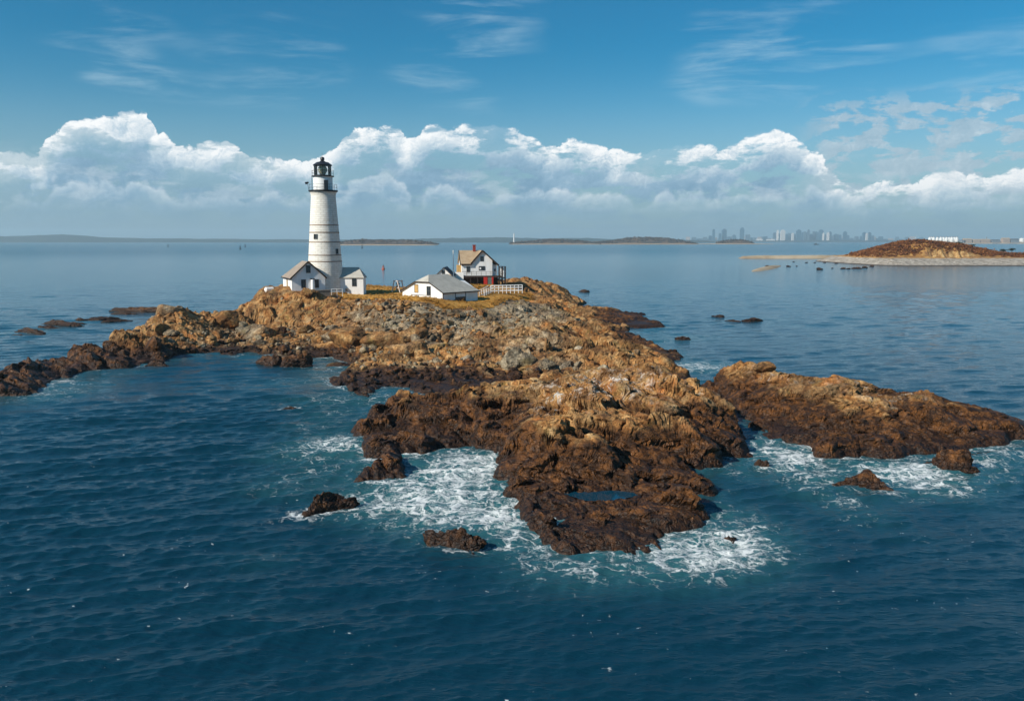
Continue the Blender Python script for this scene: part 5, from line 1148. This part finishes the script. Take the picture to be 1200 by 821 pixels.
r_ = np.random.RandomState(8); sx = r_.uniform((1008 - 600) * .001 * BY, (1262 - 600) * .001 * BY, 9000); sy = r_.uniform(BY - 16, BY + 40, 9000); sz_, sf, st_ = bluff_h(sx, sy)
keep = (sz_ > 4.9) & (sf < .6 * r_.rand(9000) + .2) & (r_.rand(9000) < np.clip((sz_ - 4.0) / 5, .12, 1)); pts = np.stack([sx, sy, sz_ + .25], -1)[keep]
clumps('scrub', pts, r_.uniform(.7, 1.7, len(pts)), M['scrub'], 'red brown leafless scrub covering the bluff island', 'scrub', 9)
def small_tree(u, v, Y, h, w, label, lean=0.0):
    q = PY(u, v, Y); z0 = float(bluff_h(np.array([q.x]), np.array([Y]))[0][0]); t = empty('pine_tree', (q.x, Y, z0 - .1)); tag(t, label, 'tree')
    tr = MB().tube((0, 0, -.3), (lean * .5, 0, h * .55), .22, .14, 7).tube((lean * .5, 0, h * .5), (lean, .1, h * .9), .14, .05, 6)
    for a in range(5): tr.tube((lean * .4, 0, h * (.35 + .09 * a)), (lean * .4 + w * .7 * math.cos(a * 2.4), w * .7 * math.sin(a * 2.4), h * (.5 + .09 * a)), .08, .03, 5)
    tr.build('trunk', M['bark'], t)
    r_ = np.random.RandomState(int(u)); pts = [(lean * .6 + r_.randn() * w * .45, r_.randn() * w * .4, h * (.68 + .26 * r_.rand())) for _ in range(46)]
    V_ = clumps('crown', pts, r_.uniform(.45, .95, 46) * w * .34, M['pine'], None, None, int(u), kind=None); V_.parent = t
small_tree(1175.5, 299, 628, 5.0, 2.2, 'dark evergreen at the right of the bluff island, left one of two', -.4)
small_tree(1184.5, 299, 630, 5.6, 2.6, 'dark evergreen at the right of the bluff island, taller right one of two', .3)
small_tree(1123, 287.5, 642, 2.6, 2.2, 'lone dark bush on the crest of the bluff island above the clay face')
small_tree(1139, 290, 640, 2.4, 2.4, 'dark low tree on the falling crest right of the clay bluff')
ridge_land('gravel_bar', [(862, 300.6), (885, 299.3), (930, 299.0), (985, 298.9), (1010, 298.6)], 830, 16, M['far_beach'], 'thin straight gravel bar running left from the bluff island', 'gravel bar', .1, 41, .2)
q0 = PZ(880, 318.5); q1 = PZ(915, 311)
V_ = []; nx, ny = 60, 14
for j in range(ny):
    for i in range(nx):
        t = i / (nx - 1); s_ = j / (ny - 1) * 2 - 1; c_ = q0.lerp(q1, t); wv = 14 * (math.sin(math.pi * min(max(t, .02), .98)) ** .5)
        V_.append((c_.x, c_.y + s_ * wv, -0.4 + 1.5 * (1 - s_ * s_) * math.sin(math.pi * t) ** .5))
V_ = np.array(V_); V_[:, 2] += fbm(V_[:, 0] * .3, V_[:, 1] * .3, 5, 3) * .25; idx = np.arange(nx * ny).reshape(ny, nx)
o = np_mesh('shoal', V_, quads=np.stack([idx[:-1, :-1], idx[:-1, 1:], idx[1:, 1:], idx[1:, :-1]], -1).reshape(-1, 4), mat=M['far_beach'], smooth=True); tag(o, 'low tan shoal with surf at its left end, left of the bluff island', 'shoal', kind='structure')
src = None; r_ = np.random.RandomState(4)
for (u, v, s_) in [(899, 312, .9), (924, 312.5, 1.0), (930, 307, .7), (934, 312, .6), (961, 316, 1.5), (975, 314.5, .6), (988, 315, 1.1), (994, 315.4, .9), (1000, 315, 1.2), (1006, 315, 1.3), (1014, 314, 1.4), (1021, 312.5, 1.2), (955, 308, .7), (945, 308, .8), (966, 308, .9), (980, 309, .8)]:
    q = PZ(u, v)
    if src is None:
        p_, f = rock_shape(91, 3, 12, .08); src = o = np_mesh('shore_rock', p_, tris=f, mat=ROCK, attrs=dict(tide=np.full(len(p_), 1.6), grey=np.zeros(len(p_)), guano=np.zeros(len(p_))))
    else: o = src.copy(); col.objects.link(o)
    o.location = (q.x, q.y, 0); o.scale = (s_ * 1.5, s_ * 1.3, s_ * .9); o.rotation_euler.z = r_.uniform(0, 6)
    tag(o, 'small dark rock in the shallows between the shoal and the bluff island', 'rock', 'rocks in the shallows left of the bluff island')

# ------------------------------------------------------------------ plant on the far shore: egg-shaped tanks, sheds, turbine
TY = 5000.0
ridge_land('flat_shore', [(1070, 283.6), (1090, 282.6), (1130, 282.2), (1180, 282.3), (1300, 282.4)], 5100, 330, M['far_beach'], 'low tan shore with tanks and sheds behind the bluff island', 'shore', .5, 45, 2)
M['tank'] = mat('pale_tank_paint', (0.72, 0.72, 0.70), .5, .05, .05)
e0 = None
for k, (u, dy) in enumerate([(1089.4, 0), (1093.9, 0), (1102.3, 0), (1109.0, 0), (1115.2, 0), (1121, 0), (1091.6, 60), (1098.2, 60), (1105.6, 60), (1112.2, 60), (1118.2, 60)]):
    q = PY(u, 283, TY + dy)
    if e0 is None:
        t = e0 = empty('egg_tank', (q.x, q.y, 3)); pr = [(9, 0), (9.3, 3), (10.6, 9), (11.2, 15), (10.8, 21), (9.0, 27), (6.4, 32), (3.6, 35), (3.4, 36.5)]
        MB().lathe(pr, 24).build('shell', M['tank'], t, True); MB().box(-4.2, 4.2, -4.2, 4.2, 36.5, 38.5).build('head_house', M['frame'], t)
    else:
        t = e0.copy(); col.objects.link(t)
        for ch in list(e0.children): c_ = ch.copy(); col.objects.link(c_); c_.parent = t
    t.location = (q.x, TY + dy, 3)
    tag(t, ('white egg-shaped tank in the front row above the bluff island' if dy == 0 else 'white egg-shaped tank in the back row above the bluff island'), 'tank', 'front row of egg-shaped tanks' if dy == 0 else 'back row of egg-shaped tanks')
M['tan_wall'] = mat('tan_wall', (0.42, 0.31, 0.23), .8, .1, .05); M['blue_wall'] = mat('blue_grey_wall', (0.22, 0.24, 0.26), .7, .1, .05)
for (u, w, vt, wall, lab) in [(1133, 9, 279.4, 'tan_wall', 'long low tan shed right beside the egg-shaped tanks'), (1143.5, 8, 280.2, 'tan_wall', 'lower tan shed, second to the right of the egg-shaped tanks'),
        (1154, 10, 280.0, 'tan_wall', 'tan shed under the thin chimney on the far right shore'), (1166, 9, 280.6, 'blue_wall', 'lowest grey shed on the far right shore'), (1178, 8, 278.6, 'tan_wall', 'tallest tan shed near the right end of the far shore'), (1188, 9, 279.6, 'blue_wall', 'grey shed left of the white round tank on the far shore'), (1128, 4, 281, 'blue_wall', 'small grey shed close to the rightmost egg-shaped tank')]:
    q = PY(u, 283, TY - 40); h = PY(u, vt, TY - 40).z - 2; W2 = w * 5 / 2
    t = empty('shed', (q.x, TY - 40, 2)); tag(t, lab, 'shed', 'sheds on the far right shore')
    MB().box(-W2, W2, -14, 14, -1, h * .78).build('wall', M[wall], t)
    MB().extrude([(-W2 - 1, -15, h * .78), (-W2 - 1, 15, h * .78), (-W2 - 1, 0, h)], (2 * W2 + 2, 0, 0)).build('roof', M['roof_tan'] if wall == 'tan_wall' else M['roof_slate'], t)
q = PY(1197.5, 283, TY); t = empty('round_tank', (q.x, TY, 3)); tag(t, 'white round storage tank at the right edge of the far shore', 'tank')
MB().lathe([(14, 0), (14, 24), (11, 27.5), (4, 29.5), (.5, 30)], 28).build('shell', M['tank'], t, True)
q = PY(1156, 283, TY + 40); t = empty('chimney_stack', (q.x, TY + 40, 3)); tag(t, 'thin dark chimney stack rising behind the tan sheds', 'chimney'); MB().lathe([(3.2, 0), (2.2, 34), (2.5, 36)], 12).build('stack', M['blue_wall'], t, True)
q = PY(1072.6, 283, TY - 100); t = empty('wind_turbine', (q.x, TY - 100, 3)); tag(t, 'small white wind turbine left of the egg-shaped tanks', 'wind turbine')
MB().tube((0, 0, -2), (0, 0, 28), 1.5, .9, 10).build('mast', M['tank'], t, True)
hb = MB().tube((0, -2.5, 28.5), (0, 2.5, 28.5), 1.2, 1.0, 10).build('hub', M['tank'], t, True)
for k in range(3):
    a = R(80 + 120 * k); MB().bar((0, -2.7, 28.5), (15 * math.cos(a), -2.7, 28.5 + 15 * math.sin(a)), 1.3, .5, up=(0, 1, 0)).build('blade', M['tank'], hb)
# white tower on the middle shore
q = PY(602.4, 283, 3960); t = empty('white_tower', (q.x, 3960, 3)); tag(t, 'slim white tower on the shore left of the wooded islands', 'tower')
ht = PY(602.4, 273.0, 3960).z - 3
MB().lathe([(4.2, -2), (3.6, 4), (2.8, ht * .8)], 16).build('shaft', M['tank'], t, True); MB().lathe([(3.6, ht * .8), (3.6, ht * .83), (2.2, ht * .84), (2.2, ht * .93), (.4, ht)], 16).build('lantern', M['tank'], t, True)

# ------------------------------------------------------------------ the city
def facade(name, c1, c2):
    m_, N, b = new_mat(name); P = N.new('ShaderNodeTexCoord').outputs['Object']; x, y, z = N.sep(P)
    br = N.new('ShaderNodeTexBrick'); N.put(br.inputs['Vector'], N.comb(N.m('ADD', x, y), z)); br.inputs['Scale'].default_value = 1.0; br.offset = 0.0
    br.inputs['Brick Width'].default_value = 7.0; br.inputs['Row Height'].default_value = 7.5; br.inputs['Mortar Size'].default_value = 1.3
    br.inputs['Color1'].default_value = (*c2, 1); br.inputs['Color2'].default_value = (*[k * .8 for k in c2], 1); br.inputs['Mortar'].default_value = (*c1, 1)
    N.put(b.inputs['Base Color'], br.outputs['Color']); b.inputs['Roughness'].default_value = .5; return m_
FA = {'glass': facade('blue_glass_facade', (0.035, 0.12, 0.19), (0.02, 0.08, 0.14)), 'grey': facade('grey_facade', (0.12, 0.19, 0.25), (0.05, 0.10, 0.14)),
      'pale': facade('pale_facade', (0.80, 0.76, 0.72), (0.55, 0.53, 0.50)), 'pink': facade('pinkish_facade', (0.55, 0.44, 0.38), (0.34, 0.28, 0.25))}
CITY = [(836, 3, 268.2, 'glass', 'slim blue tower, leftmost of the tall ones on the skyline'), (848.3, 4.5, 268, 'glass', 'broad blue tower right of the slim leftmost one'), (843.5, 3, 273, 'glass', 'shorter blue tower between the two tall left ones'),
 (869.2, 4.8, 266.4, 'glass', 'tallest blue glass tower, alone in the left half of the skyline'), (910.8, 2.4, 269.4, 'pale', 'slim white tower left of the broad white one on the skyline'), (917, 4.8, 269.2, 'pale', 'broadest white tower on the skyline'),
 (935.5, 4.8, 269, 'glass', 'broad blue block with stepped top, middle of the skyline'), (947, 2.5, 268.6, 'grey', 'thin grey tower, tallest in the middle of the skyline'), (961.7, 4.6, 268.8, 'glass', 'wide blue tower behind the two slim white blocks'),
 (964.4, 2.0, 272.8, 'pale', 'slim white block, left of the pair before the wide blue tower'), (970, 2.8, 272.0, 'pale', 'slim white block, right of the pair before the wide blue tower'), (928.7, 2.4, 273, 'pale', 'small white tower left of the broad stepped blue block'),
 (937.4, 2.0, 271.4, 'pink', 'narrow pinkish tower in front of the broad stepped blue block'), (989.7, 3.8, 271, 'glass', 'solitary blue tower right of the crowded skyline'), (1012.5, 4, 272, 'glass', 'left tower of the isolated cluster at the right end of the skyline'), (1018.5, 3.2, 272, 'glass', 'right tower of the isolated cluster at the right end of the skyline'),
 (1015.4, 2.0, 273, 'pale', 'pale narrow tower inside the isolated right cluster'), (889.7, 7.5, 280, 'pale', 'low long white building left of the crowded skyline'), (903, 9, 280.2, 'pale', 'low long white building under the white towers of the skyline')]
MIDL = [(860, 4, 275), (876, 5, 274.8), (855, 4, 277.2), (832, 3, 276), (907.4, 3.4, 272.6), (913.4, 3, 273.4), (921.6, 3, 274), (925, 4.6, 273.2), (931.4, 3, 274), (940.4, 3, 272), (942.8, 2.4, 271), (944.9, 2.8, 271.8),
 (949.8, 4, 274), (953, 2.5, 271), (955.9, 3.8, 271.2), (958.5, 2.8, 272), (967.2, 3, 274.2), (972.4, 3, 271), (979, 4, 274), (981.8, 2.8, 274.2), (984.2, 2.5, 275), (993.3, 3, 275.2), (975, 3, 276), (1009, 3, 276.5), (1022, 3, 276)]
r_ = np.random.RandomState(3)
LOWL = [(u + r_.uniform(-1, 1), r_.uniform(2.6, 5.5), r_.uniform(276.6, 280.2)) for u in np.concatenate([np.arange(826, 1030, 4.2), np.arange(1032, 1085, 6), np.arange(800, 826, 6)])]
def tower(u, w, vt, kind, Y, lab, grp=None):
    q = PY(u, 283, Y); h = PY(u, vt, Y).z; W2 = w * Y / FPX / 2; D2 = max(14, W2 * r_.uniform(.7, 1.0))
    b = MB().box(-W2, W2, -D2, D2, -4, h * .90); st_ = r_.rand()
    if h > 90 and st_ < .7: b.box(-W2 * .72, W2 * .72, -D2 * .7, D2 * .7, h * .90, h * .97).box(-W2 * .3, W2 * .3, -D2 * .3, D2 * .3, h * .97, h)
    else: b.box(-W2 * .86, W2 * .9, -D2 * .85, D2 * .85, h * .90, h)
    o = b.build('office_tower' if h > 70 else 'city_block', FA[kind], loc=(q.x, Y, 0)); o.rotation_euler.z = R(r_.uniform(-12, 12)); tag(o, lab, 'building', grp)
for k, (u, w, vt, kind, lab) in enumerate(CITY): tower(u, w, vt, kind, 11700 - 40 * (k % 4) - (300 if kind == 'pale' else 0), lab)
for k, (u, w, vt) in enumerate(MIDL): tower(u, w, vt, ('glass', 'grey', 'glass')[k % 3], 12000 + 60 * (k % 5), 'mid-height blue grey tower block in the hazy city skyline', 'mid-height towers of the skyline')
for k, (u, w, vt) in enumerate(LOWL): tower(u, w, vt, ('grey', 'glass', 'grey', 'pink')[k % 4], 12400 + 50 * (k % 7), 'low hazy block filling the foot of the city skyline', 'low blocks of the skyline')

# ------------------------------------------------------------------ buoys and a boat
def buoy(name, u, v, h, w, m_, label):
    q = PZ(u, v); t = empty(name, (q.x, q.y, 0)); tag(t, label, 'buoy')
    MB().lathe([(w * .2, -w * .6), (w * .5, -w * .3), (w * .5, w * .25), (w * .42, w * .3)], 16).build('float', m_, t, True)
    b = MB()
    for k in range(4): a = k * 1.5708; b.bar((w * .36 * math.cos(a), w * .36 * math.sin(a), w * .28), (w * .12 * math.cos(a), w * .12 * math.sin(a), h * .85), w * .09)
    b.lathe([(w * .26, h * .45), (w * .26, h * .52), (w * .18, h * .53)], 10); b.build('tower_frame', m_, t)
    MB().lathe([(w * .12, h * .85), (w * .16, h * .9), (w * .12, h), (.02, h * 1.04)], 10).build('lamp', M['iron'], t, True)
orange = mat('orange_red_paint', (0.55, 0.11, 0.03), .5, .1, 1)
buoy('buoy', 449.3, 315.6, 2.6, 2.0, orange, 'orange red buoy afloat between the annex and the low house')
buoy('buoy', 424.4, 291, 8.5, 4.6, M['iron'], 'dark buoy below the low tan island right of the lighthouse')
buoy('buoy', 281.6, 292.2, 7, 4.2, M['iron'], 'dark buoy left of the lighthouse, nearer one of two')
buoy('buoy', 287.4, 289.6, 8, 4.2, M['iron'], 'dark buoy left of the lighthouse, farther one of two')
buoy('buoy', 197, 289.2, 8, 4.2, M['iron'], 'tiny dark buoy far off in the middle of the left water')
q = PZ(953.3, 286.0); t = empty('motor_boat', (q.x, 3600, 0)); t.location.x = (953.3 - 600) / FPX * 3600; tag(t, 'small dark boat on the water below the city skyline', 'boat')
MB().add([(-9, -2.5, -.6), (8, -2.5, -.6), (12, 0, -.2), (8, 2.5, -.6), (-9, 2.5, -.6), (-9.5, -3, 2.4), (8, -3, 2.8), (14, 0, 3.6), (8, 3, 2.8), (-9.5, 3, 2.4)], [(0, 4, 3, 2, 1), (0, 1, 6, 5), (1, 2, 7, 6), (2, 3, 8, 7), (3, 4, 9, 8), (4, 0, 5, 9), (5, 6, 7, 8, 9)]).build('hull', M['iron'], t)
MB().box(-5, 3, -2, 2, 2.4, 5.2).box(-1, 2.5, -1.6, 1.6, 5.2, 7.2).build('cabin', M['frame'], t); MB().tube((-2, 0, 5), (-2, 0, 11), .25, .1, 6).build('mast', M['iron'], t)

# ------------------------------------------------------------------ sea air
hm = bpy.data.materials.new('sea_haze'); hm.use_nodes = True; hm.node_tree.nodes.clear(); N = NT(hm.node_tree)
out = N.new('ShaderNodeOutputMaterial'); pv = N.new('ShaderNodeVolumePrincipled'); pv.inputs['Color'].default_value = (0.62, 0.86, 1.0, 1); pv.inputs['Density'].default_value = 8.5e-5; pv.inputs['Anisotropy'].default_value = 0.1
N.l.new(pv.outputs[0], out.inputs['Volume'])
hz_b = MB().box(-17500, 17500, -17500, 17500, -7.0, 240.0).build('haze', hm); tag(hz_b, 'pale blue haze over the sea', 'haze', kind='stuff')
